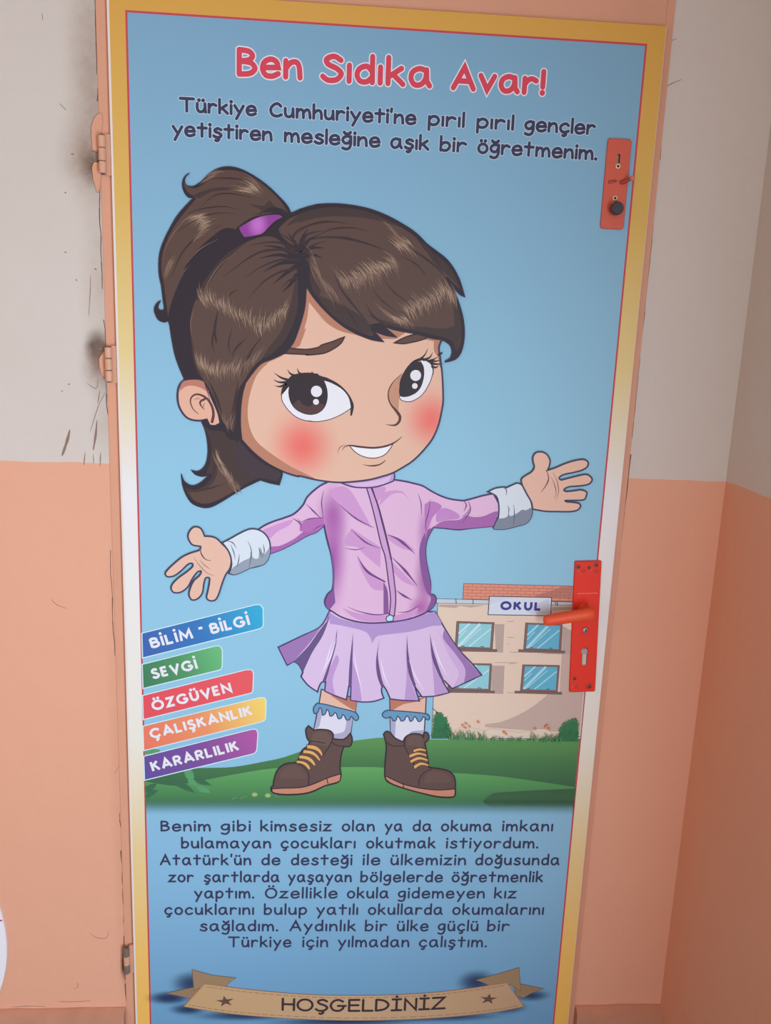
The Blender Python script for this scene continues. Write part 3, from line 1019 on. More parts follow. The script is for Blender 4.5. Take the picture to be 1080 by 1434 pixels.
for i, (fr, pane, sill, light) in enumerate((
        ('2348,9810! 3051,9799! 3051,9264! 2343,9270!', '2399,9771! 3005,9764! 3002,9308! 2392,9318!', '2324,9273! 3135,9272! 3138,9224! 2320,9226!', True),
        ('3640,9803! 4335,9788! 4360,9257! 3641,9260!', '3691,9770! 4298,9760! 4308,9294! 3687,9305!', '3549,9275! 4429,9261! 4433,9217! 3552,9227!', False),
        ('2281,8986! 3056,8984! 3068,8409! 2247,8427!', '2316,8952! 3019,8949! 3024,8482! 2309,8490!', '2246,8441! 3145,8438! 3148,8396! 2249,8399!', True),
        ('3646,8975! 4354,8971! 4357,8425! 3640,8430!', '3695,8941! 4314,8936! 4323,8470! 3686,8483!', '3537,8443! 4439,8429! 4443,8384! 3540,8401!', False))):
    a = Art('window_print', sch, 30)
    FR = ink(128, 100, 94)
    a.fill(fr, FR, ink(92, 74, 76), .9)
    a.fill(sill, FR, ink(92, 74, 76), .9)
    P4 = parse(pane)
    pm = ink(146, 206, 218) if light else ink(96, 176, 206)
    a.poly([(x, z) for x, z, _ in P4], pm)

    def inpane(u, v):
        (ax, az, _), (bx_, bz_, _), (cx_, cz_, _), (dx_, dz_, _) = P4
        tx_, tz_ = ax + (bx_ - ax) * u, az + (bz_ - az) * u
        ux_, uz_ = dx_ + (cx_ - dx_) * u, dz_ + (cz_ - dz_) * u
        return (tx_ + (ux_ - tx_) * v, tz_ + (uz_ - tz_) * v)
    for u0, u1, v0, v1, ww in ((.02, .30, .42, .02, .0035), (.02, .22, .62, .30, .0018), (.04, .62, .96, .03, .0050), (.36, .98, .98, .20, .0024), (.10, .70, .98, .16, .0014)):
        a.ribbon([inpane(u0, v0), inpane(u1, v1)], ink(198, 228, 236) if light else ink(170, 216, 232), [ww])
    for u in (.16, .76):
        a.ribbon([inpane(u - .04, .985), inpane(u, .955), inpane(u + .04, .985)], ink(92, 74, 76), [.0016])
    a.build()
a = Art('name_board', sch, 50)
a.fill('2927,10307! 4090,10307! 4103,9952! 2925,9951!', ink(214, 220, 234), ink(60, 64, 92), 1.6)
a.fill('4040,10286! 4084,9985! 3741,9972! 3604,10067!', ink(200, 206, 224))
a.fill('2938,10294! 3330,10292! 3078,10207! 2942,10138!', ink(206, 212, 228))
write(a, 'OKUL', '3142,10032 3918,10033 3136,10218', ink(62, 58, 144), 4.8, 'sans', gap=32, round_caps=False)
a.build()
a = Art('flower_bed', sch, 34)
rnd = random.Random(8)
BUSH, BUSH2, GRASS, STONE = ink(52, 118, 78), ink(40, 96, 66), ink(72, 136, 84), ink(226, 208, 192)
(gx0, gz0, _), (gx1, gz1, _) = parse('2002,7454 4845,7420')
for s in ('2427,7550! 2519,7675 2751,7677 2953,7626 3028,7484! 2431,7479!', '2988,7591! 3117,7663 3317,7647 3654,7596 3887,7616 3931,7473! 2996,7466!', '3919,7634! 4050,7671 4254,7637 4402,7477! 3931,7473!'):
    a.fill(s, STONE, ink(190, 170, 156), .7)
for s in ('2002,7461! 2018,7794 2060,7936 2141,7954 2246,7850 2285,7726 2340,7620 2366,7464!', '4439,7431! 4486,7675 4608,7819 4756,7863 4816,7678 4832,7419!'):
    a.fill(s, BUSH)
    p = smooth_closed(parse(s), 5)
    for i, (x, z) in enumerate(p):
        for k in range(3):
            an = rnd.uniform(0.2, 2.9)
            l = rnd.uniform(.003, .0065)
            a.ribbon([(x, z), (x + l * math.cos(an), z + l * math.sin(an))], (BUSH, BUSH2, GRASS)[k], [.0026, .0003])
for s0, s1, n in (('2007,7493 2347,7496', 0.020, 60), ('4454,7460 4828,7463', 0.018, 60)):
    (u0, w0, _), (u1, w1, _) = parse(s0)
    for i in range(n):
        x, z = u0 + (u1 - u0) * rnd.random(), w0 + s1 * rnd.random()
        a.ribbon([(x, z), (x + rnd.uniform(-.003, .003), z + .004)], BUSH2 if i % 2 else GRASS, [.0003, .0016, .0002])
a.line('1987,8075 2038,8041 2075,7971', LINE, 1.2, .8)
for lo, hi, n, h in ((110, 325, 60, .020), (330, 600, 34, .010), (590, 770, 55, .018)):
    for i in range(n):
        x = gx0 + (gx1 - gx0) * ((lo + (hi - lo) * rnd.random() - 20) / 850)
        z = gz0 + (gz1 - gz0) * ((x - gx0) / (gx1 - gx0))
        l = h * rnd.uniform(.45, 1.2)
        b = rnd.uniform(-.010, .010)
        a.ribbon([(x, z), (x + b * .3, z + l * .6), (x + b, z + l)], (GRASS, BUSH, ink(104, 150, 98))[i % 3], [.0016, .0012, .0002])
for s in ('2581,7747', '2645,7783', '2714,7730', '2633,7701', '2874,7820', '3386,7612', '3429,7577', '3982,7688', '4180,7726', '4250,7691', '4210,7762'):
    a.dot(s, ink(226, 132, 92), rnd.uniform(2.0, 3.4), rnd.uniform(1.6, 2.4), 9)
a.build()

# ------------------------------------------------------------------ the printed schoolgirl
girl = empty('girl_illustration', (0, 0, 0), poster)
SKIN, SKIN2 = ink(228, 184, 165), ink(184, 126, 102)

# legs, socks, boots
for s, sh in (('-119,8434! 401,8297! 548,8257! 526,7967! -162,8113!', '55,8313! 285,8316 549,8236! 533,8008! 408,8069'), ('1164,8305! 1853,8314! 1855,7959! 1185,7953!', '1172,8277! 1839,8284! 1641,8199 1410,8142 1191,7994!')):
    a = Art('leg_print', girl, 60)
    a.fill(s, SKIN, LINE, 2.2)
    a.fill(sh, ink(188, 122, 100))
    a.build()
for k, (sock, shade, frill) in enumerate((
        ('-173,8058! 202,8043 485,7896! 453,7555! 324,7413! 78,7438 -246,7606!',
         ('-172,8039! -82,8021! -144,7682! -222,7613!', '364,7868! 486,7877! 444,7528! 324,7421! 113,7438! 118,7526! 302,7573 352,7668'),
         '-199,8151! -43,8134 202,8069 447,8008 553,7953 591,7859 544,7809 493,7854 450,7895 424,7835 365,7823 328,7894 292,7931 263,7860 208,7848 178,7930 142,7971 102,7907 50,7903 30,7985 -6,8029 -35,7947 -86,7916 -106,8021 -145,8062 -178,7975 -240,7945 -259,8057'),
        ('1183,7940! 1536,7906 1853,7909! 1848,7433! 1454,7372! 1215,7504!',
         ('1193,7884! 1299,7855! 1294,7467! 1215,7504!', '1559,7392! 1586,7584 1797,7624 1846,7632! 1848,7433!'),
         '1042,7958 1110,8019 1250,8020 1532,8001 1815,7973 1916,7936 1937,7861 1899,7838 1837,7890 1812,7898 1787,7833 1731,7802 1686,7870 1649,7904 1617,7831 1569,7808 1537,7887 1494,7910 1462,7834 1403,7810 1362,7878 1325,7904 1301,7824 1241,7820 1203,7891 1116,7864 1052,7898'))):
    a = Art('sock_print', girl, 70)
    a.fill(sock, ink(222, 218, 234), LINE, 2.2)
    for s in shade:
        a.fill(s, ink(172, 170, 200))
    a.fill(frill, ink(104, 152, 188), ink(62, 74, 110), 2.2)
    a.build()
BROWN, BOUT = ink(98, 76, 72), ink(56, 44, 52)
BOOTS = (('-346,7695! -393,7623 -384,7510 -354,7415 -315,7378! -355,7282 -458,7186 -525,6994 -577,6936! -769,6908 -907,6792 -975,6606 -991,6451! -1036,6404 -990,6303 -778,6264 -460,6277 -249,6329 -4,6455 242,6534 295,6690! 270,6845 281,7076 328,7276! 451,7288 485,7422 447,7551! 324,7428 120,7438! 118,7533 39,7608 -135,7626 -240,7606!',
          '-1019,6392! -815,6405 -463,6422 -217,6501 28,6619 287,6713! 286,6612 242,6542 -4,6463 -249,6341 -460,6289 -778,6276 -990,6311',
          ['-373,7309! -216,7291 -109,7208 -61,7093! -88,7081! -160,7169 -249,7214 -365,7232!', '-434,7205! -266,7180 -159,7092 -100,6989! -132,6977! -229,7080 -335,7126 -440,7132!', '-509,7094! -351,7072 -245,6996 -190,6888! -224,6873! -314,6965 -403,7010 -515,7025!', '-560,6986! -419,6964 -330,6899 -286,6803! -328,6795! -400,6879 -471,6917 -562,6932!'],
          ['-577,6936 -417,6848 -319,6667 -329,6453', '21,6611 48,6506', '120,7438 48,7266 -61,7093', '328,7287 205,7298 98,7362', '-315,7378 -217,7378 -24,7342'],
          '-266,7522! -135,7584 23,7547 86,7419 30,7285! -129,7310 -276,7332!', '-861,6723! -715,6858 -540,6859 -415,6744 -378,6609 -642,6608 -852,6607'),
         ('1076,7534! 1127,7595 1205,7573! 1291,7467 1453,7384! 1502,7488 1623,7554 1783,7540 1839,7487! 1848,7578 1920,7564 1947,7453 1873,7364! 1936,7087 1969,6854! 2229,6817 2394,6759 2492,6622 2516,6386! 2518,6287 2460,6220 2188,6227 1860,6305 1531,6402 1276,6499 1151,6604 1127,6850 1141,7236 1128,7370!',
          '1148,6671! 1309,6586 1528,6489 1854,6411 2181,6377 2508,6402! 2511,6287 2460,6232 2188,6239 1859,6313 1531,6410 1276,6507 1158,6604',
          ['1656,7220! 1779,7256 1905,7222! 1903,7183! 1781,7202 1662,7162!', '1579,7116! 1747,7171 1920,7126! 1919,7079! 1767,7117 1592,7046!', '1598,7000! 1769,7078 1947,7025! 1949,6979! 1783,7016 1622,6938!', '1675,6884! 1810,6962 1966,6917! 1968,6878! 1824,6900 1699,6814!'],
          ['1798,6462 1809,6619 1902,6756 2032,6823', '1491,6500 1517,6398', '1128,7370 1280,7294 1499,7308', '1492,7468 1493,7277 1648,7008 1710,6814'],
          '1528,7450! 1625,7515 1785,7490 1838,7356 1831,7279! 1670,7297 1527,7315!', '1889,6580! 1964,6737 2160,6770 2344,6700 2423,6563 2172,6542 1921,6522'))
for k, (sil, sole, laces, lines, tongue, cap) in enumerate(BOOTS):
    a = Art('boot_print', girl, 90)
    a.fill(sil, BROWN, BOUT, 2.8)
    a.fill(tongue, ink(108, 84, 78))
    a.fill(cap, ink(106, 82, 76))
    a.fill(sole, ink(200, 136, 112), BOUT, 2.2)
    for s in lines:
        a.line(s, BOUT, 1.8)
    for s in laces:
        a.fill(s, ink(226, 172, 104), ink(92, 64, 56), 1.2)
    a.build()

# skirt
a = Art('skirt_print', girl, 130)
SK, SKM, SKD, SKO = ink(218, 190, 226), ink(190, 154, 208), ink(158, 118, 178), ink(74, 58, 108)
a.fill('-4,9969! -166,9662 -537,9458 -928,9252! -761,8905! -642,8984! -546,8916 -468,8776! -501,8682! -369,8513 -191,8384! -170,8474 -122,8573 -43,8586! -54,8402! 132,8314 349,8234! 369,8358 387,8502! 433,8502! 434,8227! 635,8192 866,8207 1053,8275! 1015,8366 1003,8469 1039,8522! 1109,8408 1173,8260! 1407,8234 1725,8225! 1672,8373 1618,8530! 1772,8308! 2024,8328 2285,8402! 2208,8525 2148,8627! 2182,8636! 2335,8481! 2554,8591 2879,8760! 2687,8983 2398,9284 2148,9643 1938,9990!', SK, SKO, 2.8)
a.fill('-4,9961! -166,9662 -537,9450 -916,9248! -758,8918! -642,8988! -347,9361 -111,9723 18,9844!', SKD)
a.fill('-642,8988! -383,9281 -201,9563 -1,9843! -124,9484 -306,9162 -465,8780! -543,8917', ink(106, 84, 134))
a.fill('2127,9662! 2398,9276 2864,8760! 2553,8608! 2557,8879 2366,9162 2119,9461', SKD)
a.fill('1950,9759! 2119,9461 2366,9162 2557,8879 2553,8608! 2363,8527 2445,8795 2253,9120', ink(206, 174, 220))
for s in ('-34,8558! 23,8844 141,9128! 190,9008 86,8641 139,8322! -46,8410!', '441,8503! 441,9012! 563,8647 642,8204! 441,8231!', '1418,9309! 1508,8742 1701,8241! 1445,8247! 1462,8741', '1881,9316! 1996,8871 2269,8406! 2008,8336! 1963,8748'):
    a.fill(s, SKM)
a.fill('-11,9953! 168,9838 433,9772 811,9739 1188,9785 1563,9891 1927,9997! 2065,9753 1876,9710 1500,9599 1047,9532 877,9493 795,9359! 744,9491 627,9597 247,9689 6,9725!', ink(178, 148, 204))
for s in ('143,9640! 129,9329 47,8965 -43,8586! -111,8581! -26,8843 72,9167', '436,9561! 441,9133 441,8503! 380,8502! 387,8889 411,9253', '938,9490! 909,9140 981,8735 1047,8523! 1002,8481! 909,8734 881,9059', '1430,9558! 1482,9148 1577,8743 1649,8538! 1603,8513! 1498,8783 1446,9107', '1860,9574! 1929,9277 2073,8872 2183,8628! 2141,8619! 2046,8790 1918,9115'):
    a.fill(s, ink(106, 78, 132))
SKW = ink(240, 226, 246)
for s in ('133,9469 36,9086 -152,8711', '66,9408 -37,9005 -108,8781', '466,9173 531,8810 635,8443', '965,9060 1039,8735 1165,8466', '1494,9047 1616,8743 1817,8408', '1928,9438 2064,9035 2270,8670'):
    a.line(s, SKW, .4, 2.6, .4)
a.build()

# jacket with both sleeves
a = Art('jacket_print', girl, 165)
JK, JM, JD, JO = ink(224, 182, 216), ink(206, 152, 204), ink(168, 92, 168), ink(74, 54, 104)
JACKET = '-99,12356! -219,12291 -338,12195 -457,12068 -523,11932 -672,11772 -853,11689 -1035,11622 -1186,11549 -1322,11458! -1275,11206 -1151,11012! -907,11104 -664,11237 -451,11369 -269,11452 -143,11575! -80,11298 -6,11045 38,10789 53,10530 36,10367! -50,10284 -97,10152 -59,10038 20,9980! 212,9861 467,9783 721,9754 974,9765 1227,9796 1479,9851 1729,9955 1883,10074 1939,10208 1913,10300 1825,10331! 1821,10535 1769,10762 1717,10988 1700,11213 1737,11406 1822,11584! 2025,11573 2277,11554 2495,11585 2900,11635! 3015,11941 2870,12233! 2686,12190 2502,12132 2349,12087! 2131,12106 1942,12157 1751,12246 1593,12335 1437,12374 1272,12408 1072,12433! 750,12448 142,12415'
sv = [parse('26,10982')[0], parse('1725,10696')[0], parse('7,11743')[0], parse('1653,11532')[0], parse('1660,10070')[0]]
M_J = ink_blobs('jacket_print', (224, 182, 216), [((sv[0][0], sv[0][1]), 0.034, 0.13, (168, 92, 168), 1.0), ((sv[1][0], sv[1][1]), 0.026, 0.10, (164, 90, 164), 1.0), ((sv[2][0], sv[2][1]), 0.036, 0.075, (172, 98, 172), 1.0),
                                                 ((sv[3][0], sv[3][1]), 0.018, 0.06, (186, 120, 186), .8), ((sv[4][0], sv[4][1]), 0.03, 0.03, (176, 92, 168), .9)])
a.fill(JACKET, M_J, JO, 2.9)
for s in ('146,12292! 331,12189 721,11540! 470,11660 218,11874 -1,12086 -65,12209', '351,11531! 635,11348 889,11194! 888,10808! 583,11059 454,11184 205,11242', '460,10992! 657,10705 977,10517! 982,10386! 761,10415 562,10736',
          '1004,11420! 1288,11331 1515,11144! 1295,11171 1039,11325', '830,11953! 883,12173 1064,12240 1250,12214 1381,12030 1251,12183 1067,12178 918,12049', '695,12277! 940,12283 797,12014! 761,12138', '1086,10941! 1314,10720 1578,10464! 1321,10557 1108,10780', '207,10043! 525,9933 969,9908 1222,9913 1628,10070! 1478,9867 973,9785 529,9810'):
    a.fill(s, JM)
for s in ('-126,11551! -42,11236 61,10854 67,10368! 95,10139! -12,10006 -83,10103 -49,10267 42,10367! 41,10660 -6,11045', '1822,11584! 1737,11406 1700,11213 1717,10988 1769,10762 1821,10535 1838,10331! 1931,10257 1898,10091 1759,9989! 1843,10239 1739,10402 1624,10824 1590,11211 1686,11501', '960,10549! 1046,10355 1079,9927! 983,9941!'):
    a.fill(s, ink(134, 84, 150))
# sleeves
a.fill('-1151,11012! -907,11104 -664,11237 -451,11369 -269,11452 -143,11575! -181,11644 -362,11529 -514,11446 -665,11316 -908,11183 -1107,11147', ink(166, 100, 170))
a.fill('-168,11723! -396,11685 -553,11587 -575,11461! -422,11442 -239,11500 -149,11597', ink(178, 108, 178))
a.fill('-1277,11427! -1155,11493 -731,11661 -760,11566 -972,11435 -1123,11305', ink(206, 150, 206))
a.fill('1815,11592! 1997,11708 2276,11737 2396,11823 2523,11794 2710,11812 2970,11908 2910,11636! 2504,11587 2255,11565 2035,11579', ink(166, 100, 170))
a.fill('1863,11879! 2015,11946 2238,11857 2275,11763 2027,11725 1873,11689', ink(194, 136, 198))
a.fill('1640,11999! 1760,12065 1951,11975 1806,11782 1724,11558 1689,11366! 1661,11684', ink(186, 122, 188))
CR_ = ink(120, 66, 132)
for s, w3 in (('108,11971 407,11722 758,11548', (.4, 3, .5)), ('336,11515 606,11283 874,11171', (.4, 3.2, .4)), ('238,11159 462,11139 615,11194', (.4, 1.8, .4)), ('466,11024 656,10738 982,10550', (.5, 5, 3)),
              ('988,11436 1226,11330 1511,11086', (.6, 5.5, .6)), ('1099,11006 1344,10769 1584,10481', (.6, 5, .6)), ('1202,10391 1333,10295 1501,10209', (.5, 4.5, .5)), ('320,10058 556,9967 842,9916 1094,9944', (.4, 2.4, 1.6)),
              ('1245,9970 1441,9993 1633,10109', (.5, 2.2, .5)), ('1513,12197 1573,12035 1596,11800', (.4, 2, .4)), ('1734,12103 1727,11914 1678,11660 1691,11517', (.4, 2.2, 1)), ('-163,12206 -197,11988 -160,11707', (.4, 2, .6)),
              ('-716,11693 -593,11617 -540,11509', (.4, 2.6, .4)), ('-625,11689 -563,11618 -552,11540', (.3, 1.6, .3)), ('-468,11955 -338,11828 -197,11690', (.4, 3, .6)), ('-584,11602 -411,11685 -167,11713', (.6, 2, .6)),
              ('-346,11466 -271,11531 -149,11588', (.6, 2, .6)), ('2350,12081 2395,12003 2355,11885', (1.2, 2.4, .4)), ('2428,12076 2474,11926 2393,11766 2337,11653', (1, 2.4, .3)), ('2466,11958 2409,11861 2320,11796', (.6, 1.6, .3))):
    a.line(s, CR_, *w3)
# zip
a.fill('588,12289! 682,12298! 798,11983 909,11640 1017,11261 1092,10941 1158,10553 1197,10226 1184,9902! 1089,9900! 1102,10225 1051,10551 974,11003 886,11258 778,11668 680,12011', ink(206, 158, 208), ink(86, 50, 100), 2.2)
a.line('670,12291 798,11983 903,11640 1011,11261 1084,10974', ink(86, 50, 100), 2.4, 3.6, 3)
a.fill('1046,9886! 1111,9921! 1169,9888! 1163,9802! 1068,9787! 1035,9826', ink(186, 222, 238), ink(60, 66, 110), 1.8)
# collar
a.fill('97,12399! 567,12443 1065,12596! 1085,12489! 1067,12411! 937,12355 756,12294 542,12275 328,12288 129,12356!', ink(192, 152, 208), JO, 2.5)
a.fill('266,12342! 570,12375 872,12452 1023,12518! 967,12387 755,12319 542,12294 389,12302', ink(218, 184, 222))
a.build()

# cuffs and hands
CU, CU2, CUO = ink(214, 222, 232), ink(148, 158, 174), ink(66, 66, 92)
for k, (sil, sh, lines) in enumerate((
        ('-1944,11209! -1792,11295 -1641,11387 -1459,11473 -1307,11464 -1179,11382 -1104,11242 -1097,11084 -1135,10923 -1211,10826! -1333,10784 -1456,10756! -1609,10673 -1731,10628 -1823,10645! -1777,10813 -1808,10972 -1868,11113',
         '-1799,10652! -1762,10749 -1579,10881 -1457,10948 -1442,11050 -1396,10949 -1304,10945 -1275,11143 -1206,11017 -1107,11147! -1097,11068 -1135,10923 -1211,10826! -1456,10756! -1609,10673 -1731,10631',
         ('-1495,11258 -1433,11107 -1432,10948 -1471,10756', '-1883,11249 -1762,11220 -1695,11117', '-1792,11178 -1738,11037 -1716,10910', '-1640,11007 -1655,10880 -1686,10767', '-1299,11142 -1274,11048 -1227,10953', '-1220,11208 -1198,11081 -1218,10985')),
        ('2768,12262! 2895,12331 3049,12357 3097,12346! 3187,12393 3293,12436 3377,12404! 3462,12268 3551,12129 3593,11988 3590,11828 3504,11705 3350,11650 3133,11590 2945,11582 2911,11610! 2981,11749 2988,11971 2944,12160 2855,12230',
         '2982,11775! 3149,11817 3163,11976 3198,11834 3333,11892 3407,11951 3486,11947 3592,12013! 3590,11828 3504,11705 3350,11650 3133,11590 2945,11582 2918,11607!',
         ('3027,12357 3100,12305 3103,12211', '3272,11638 3279,11852 3253,12036', '3165,11856 3172,11945 3147,12023')))):
    a = Art('cuff_print', girl, 230)
    a.fill(sil, CU, CUO, 2.8)
    a.fill(sh, CU2 if k == 0 else ink(128, 136, 154))
    for s in lines:
        a.line(s, ink(92, 96, 118), .5, 2.0, .6)
    a.build()
for k, (sil, lines) in enumerate((
        ('-1944,11190! -2035,11283 -2125,11318 -2252,11325! -2288,11418 -2336,11476 -2426,11490 -2502,11428 -2542,11327 -2519,11233 -2459,11159 -2323,11137! -2339,11070 -2491,11013 -2643,10937 -2796,10806 -2913,10686 -2950,10621 -2915,10564 -2799,10580 -2676,10672 -2554,10796 -2477,10820 -2469,10759 -2585,10651 -2724,10543 -2825,10432 -2851,10341 -2803,10271 -2681,10280 -2558,10379 -2480,10525 -2388,10656 -2318,10680 -2343,10602 -2450,10494 -2516,10348 -2535,10225 -2484,10138 -2383,10163 -2299,10271 -2270,10450 -2236,10553 -2172,10554 -2172,10468 -2198,10322 -2223,10185 -2162,10128 -2070,10146 -2008,10255 -1946,10456 -1884,10618 -1808,10742 -1783,10877 -1808,11003 -1868,11113',
         (('-2338,11149 -2315,11008 -2243,10904 -2146,10878', (1, 2.6, .8)), ('-2449,10938 -2356,10800 -2226,10659 -2092,10595', (.4, 1.3, .4)), ('-2340,10883 -2256,10793 -2159,10721', (.4, 1.3, .4)))),
        ('3380,12404! 3357,12501 3409,12565 3528,12646 3574,12734 3545,12833 3538,12925 3588,12995 3686,13013 3783,12970 3847,12873 3848,12780 3821,12686! 3958,12736 4139,12820 4322,12881 4471,12898 4545,12844 4533,12769 4456,12711 4310,12663 4125,12617 4042,12561 4077,12518 4163,12539 4347,12592 4517,12631 4605,12599 4646,12534 4596,12458 4457,12422 4238,12397 4148,12344 4189,12311 4308,12323 4464,12347 4562,12312 4567,12248 4527,12168 4354,12151 4190,12143 4230,12119 4326,12115 4438,12099 4477,12049 4433,11978 4309,11943 4056,11936 3834,11937 3604,11969! 3569,12098 3480,12237',
         (('3790,12691 3847,12562 3826,12436 3737,12289', (1, 2.6, .8)), ('3894,12563 3968,12424 4008,12284 3980,12169', (.4, 1.6, .4)), ('3922,12645 4010,12488 4051,12300 4014,12138', (.4, 1.6, .4)))))):
    a = Art('hand_print', girl, 250)
    a.fill(sil, SKIN, CUO, 3.0)
    for s, w3 in lines:
        a.line(s, ink(110, 82, 92), *w3)
    a.build()

# head
c1, c2 = parse('-551,12992')[0], parse('1689,13517')[0]
M_FACE = ink_blobs('face_print', (227, 183, 161), [((c1[0], c1[1]), 0.074, 0.078, (234, 112, 104), 1.0), ((c2[0], c2[1]), 0.062, 0.066, (234, 112, 104), 0.95)])
a = Art('face_print', girl, 270)
FACE = '-1653,13078! -1568,14231 -787,14808 -677,15259 -527,15714! -211,15650 526,15286 1411,15207 1744,15077 1798,14894! 1754,14761 1784,14588 1826,14355 1854,14120 1874,13853 1861,13703 1815,13430 1721,13185 1578,12982 1404,12793 1226,12665 1047,12558 866,12491 624,12422 321,12377 109,12361 -104,12371 -347,12404 -590,12455 -632,12448 -889,12526 -1235,12699 -1534,12931'
a.fill(FACE, SKIN2, LINE, 3.4)
a.fill('-484,15422! -389,15313 -270,15184 -163,15092 -317,15209 -139,15065 68,14965 304,14917 541,14857! 1012,14875! 1242,15028 1420,15035! 1396,14907! 1660,14859! 1674,14700 1739,14601 1782,14456 1818,14354 1842,14119 1859,13852 1846,13702 1799,13430 1708,13194 1565,12991 1391,12802 1216,12677 1040,12570 860,12503 624,12435 321,12389 108,12374 -105,12383 -348,12416 -329,12420 -542,12521 -755,12622 -966,12752 -1177,12897 -1357,13057 -1461,13264 -1501,13500 -1487,13737 -1421,14003 -1328,14211 -1146,14406! -957,14499 -778,14607! -625,14699! -528,14989 -557,14979 -508,15181', M_FACE)
a.line('1797,14908 1754,14761 1784,14588 1826,14355 1854,14120 1874,13853 1861,13703 1815,13430 1721,13185 1578,12982 1404,12793 1226,12665 1047,12558 866,12491 624,12422 321,12377 109,12361 -104,12371 -347,12404 -590,12455 -632,12448 -889,12526', LINE, 2.8, 3.0, 3.0, 2.6)
a.build()
a = Art('ear_print', girl, 275)
EAR = '-2570,14050! -2469,14071 -2324,14070 -2231,14033! -2165,13889 -2093,13716 -2006,13513 -1969,13336! -2060,13289 -2154,13295! -2200,13394! -2330,13369 -2476,13385 -2577,13450 -2663,13594 -2690,13754 -2674,13901 -2629,13995'
a.fill(EAR, ink(226, 174, 152), LINE, 3.4)
a.fill('-2585,14032! -2469,14059 -2324,14061 -2237,14027! -2157,13860 -2296,13929 -2441,13961 -2557,13940 -2657,13855! -2632,13972', ink(186, 122, 104))
for s, w3 in (('-2343,13484 -2430,13564 -2473,13674 -2457,13762 -2384,13815 -2282,13803 -2181,13737 -2108,13613 -2086,13481 -2110,13356', (1, 3.6, 5)), ('-2240,13564 -2298,13627 -2307,13694 -2233,13741', (.8, 3, 4)), ('-2264,13575 -2246,13652 -2234,13682', (.3, 1.2, .3))):
    a.line(s, ink(96, 58, 62), *w3)
a.line('-2408,13720 -2361,13751 -2303,13732', ink(196, 136, 116), 1, 3, 1)
a.build()

# eyes
IRIS = ink(50, 40, 46)
for k, (white, iris, brown, low) in enumerate((
        ('-926,13859! -913,13757 -829,13627 -708,13512 -559,13442 -379,13415 -458,13428 -308,13418 -100,13461 77,13538 224,13632 297,13694! 279,13798 185,13942 33,14055 -176,14136 -187,14135 -365,14173 -572,14180 -747,14144 -863,14023',
         '-809,13893 -787,14040 -704,14175 -514,14226 -247,14162 -155,14019 -133,13843 -171,13687 -258,13584 -382,13535 -531,13545 -680,13617 -771,13738',
         '-735,13704! -624,13782 -563,13710 -444,13678 -327,13747 -171,13708! -258,13592 -382,13544 -531,13554 -674,13623',
         '-926,13859 -913,13757 -829,13627 -708,13512 -559,13442 -379,13415 -458,13428 -308,13418 -100,13461 77,13538 224,13632 297,13694'),
        ('1444,14522! 1564,14515 1642,14436 1667,14314 1629,14165 1544,13999 1444,13891 1297,13818 1151,13837 1101,13900! 1100,14063 1137,14183 1214,14332 1328,14454',
         '1106,13909! 1100,14049 1136,14188 1219,14347 1327,14468 1450,14517! 1509,14417 1520,14255 1482,14092 1409,13985 1292,13916 1185,13894',
         '1171,13947! 1225,14068 1405,14074 1466,14061! 1403,13985 1292,13922 1208,13907',
         '1670,14314 1629,14165 1544,13999 1444,13891 1297,13818 1151,13837 1100,13906'))):
    a = Art('eye_print', girl, 285)
    a.fill(white, ink(232, 230, 238))
    a.fill(iris, IRIS)
    if k == 0:
        a.fill(brown, ink(84, 58, 58))
    a.line(low, ink(92, 62, 66), 1.4)
    if k == 0:
        a.fill('-938,13844! -916,13977 -841,14097 -748,14197 -573,14244 -396,14250 -248,14206 -129,14172 -385,14236 -177,14185 32,14090 184,13963 284,13822 323,13695 292,13536! 265,13544! 270,13694! 229,13849 124,13979 -26,14068 -176,14121 -383,14157 -187,14120 -364,14123 -570,14116 -717,14081 -819,13981 -885,13899', IRIS)
        for s in ('-806,14113 -939,14152 -1060,14232', '-835,14077 -967,14072 -1070,14112', '-864,14038 -951,13999 -1040,14008', '-689,14190 -778,14222 -832,14293', '-557,14215 -632,14245 -665,14322', '-322,14218 -390,14236 -415,14279', '-310,14195 -385,14227 -421,14273'):
            a.line(s, IRIS, 4.6, 3.0, .4)
        a.dot('-328,13939', WHITE, 9.6)
        a.dot('-333,13759', WHITE, 5.0)
    else:
        a.line('1105,14093 1135,14212 1227,14377 1341,14498 1478,14553 1594,14516 1664,14431 1676,14305', IRIS, 1.4, 4.2, 5.6, 3.2, 1.6)
        for s in ('1356,14499 1500,14606 1565,14737', '1503,14542 1605,14587 1651,14676', '1587,14522 1681,14560 1745,14604', '1640,14486 1730,14477 1840,14487', '1658,14431 1724,14421 1770,14461', '1608,14523 1713,14527 1807,14553', '1761,14639 1801,14658 1824,14688'):
            a.line(s, IRIS, 4.6, 2.8, .4)
        a.dot('1375,14271', WHITE, 9.4)
        a.dot('1368,14091', WHITE, 4.9)
    a.build()
a = Art('nose_print', girl, 285)
a.fill('1149,14307! 1027,14170 942,14043 917,13909 952,13791 1031,13690 1103,13632! 1101,13886 1105,14093', ink(196, 142, 116))
a.line('1126,14285 997,14154 922,14013 916,13879 962,13762 1047,13669 1114,13588 1135,13522 1111,13449 1037,13399 886,13409', ink(92, 56, 56), .6, 1.6, 2.0, 2.6, 5.4, 4.0, .4)
a.build()
a = Art('mouth_print', girl, 285)
a.fill('266,13018! 453,12999 696,12989 907,13026 1026,13066! 970,12964 882,12869 763,12820 641,12810 489,12842 365,12914', ink(238, 236, 240), ink(92, 56, 60), 1.6)
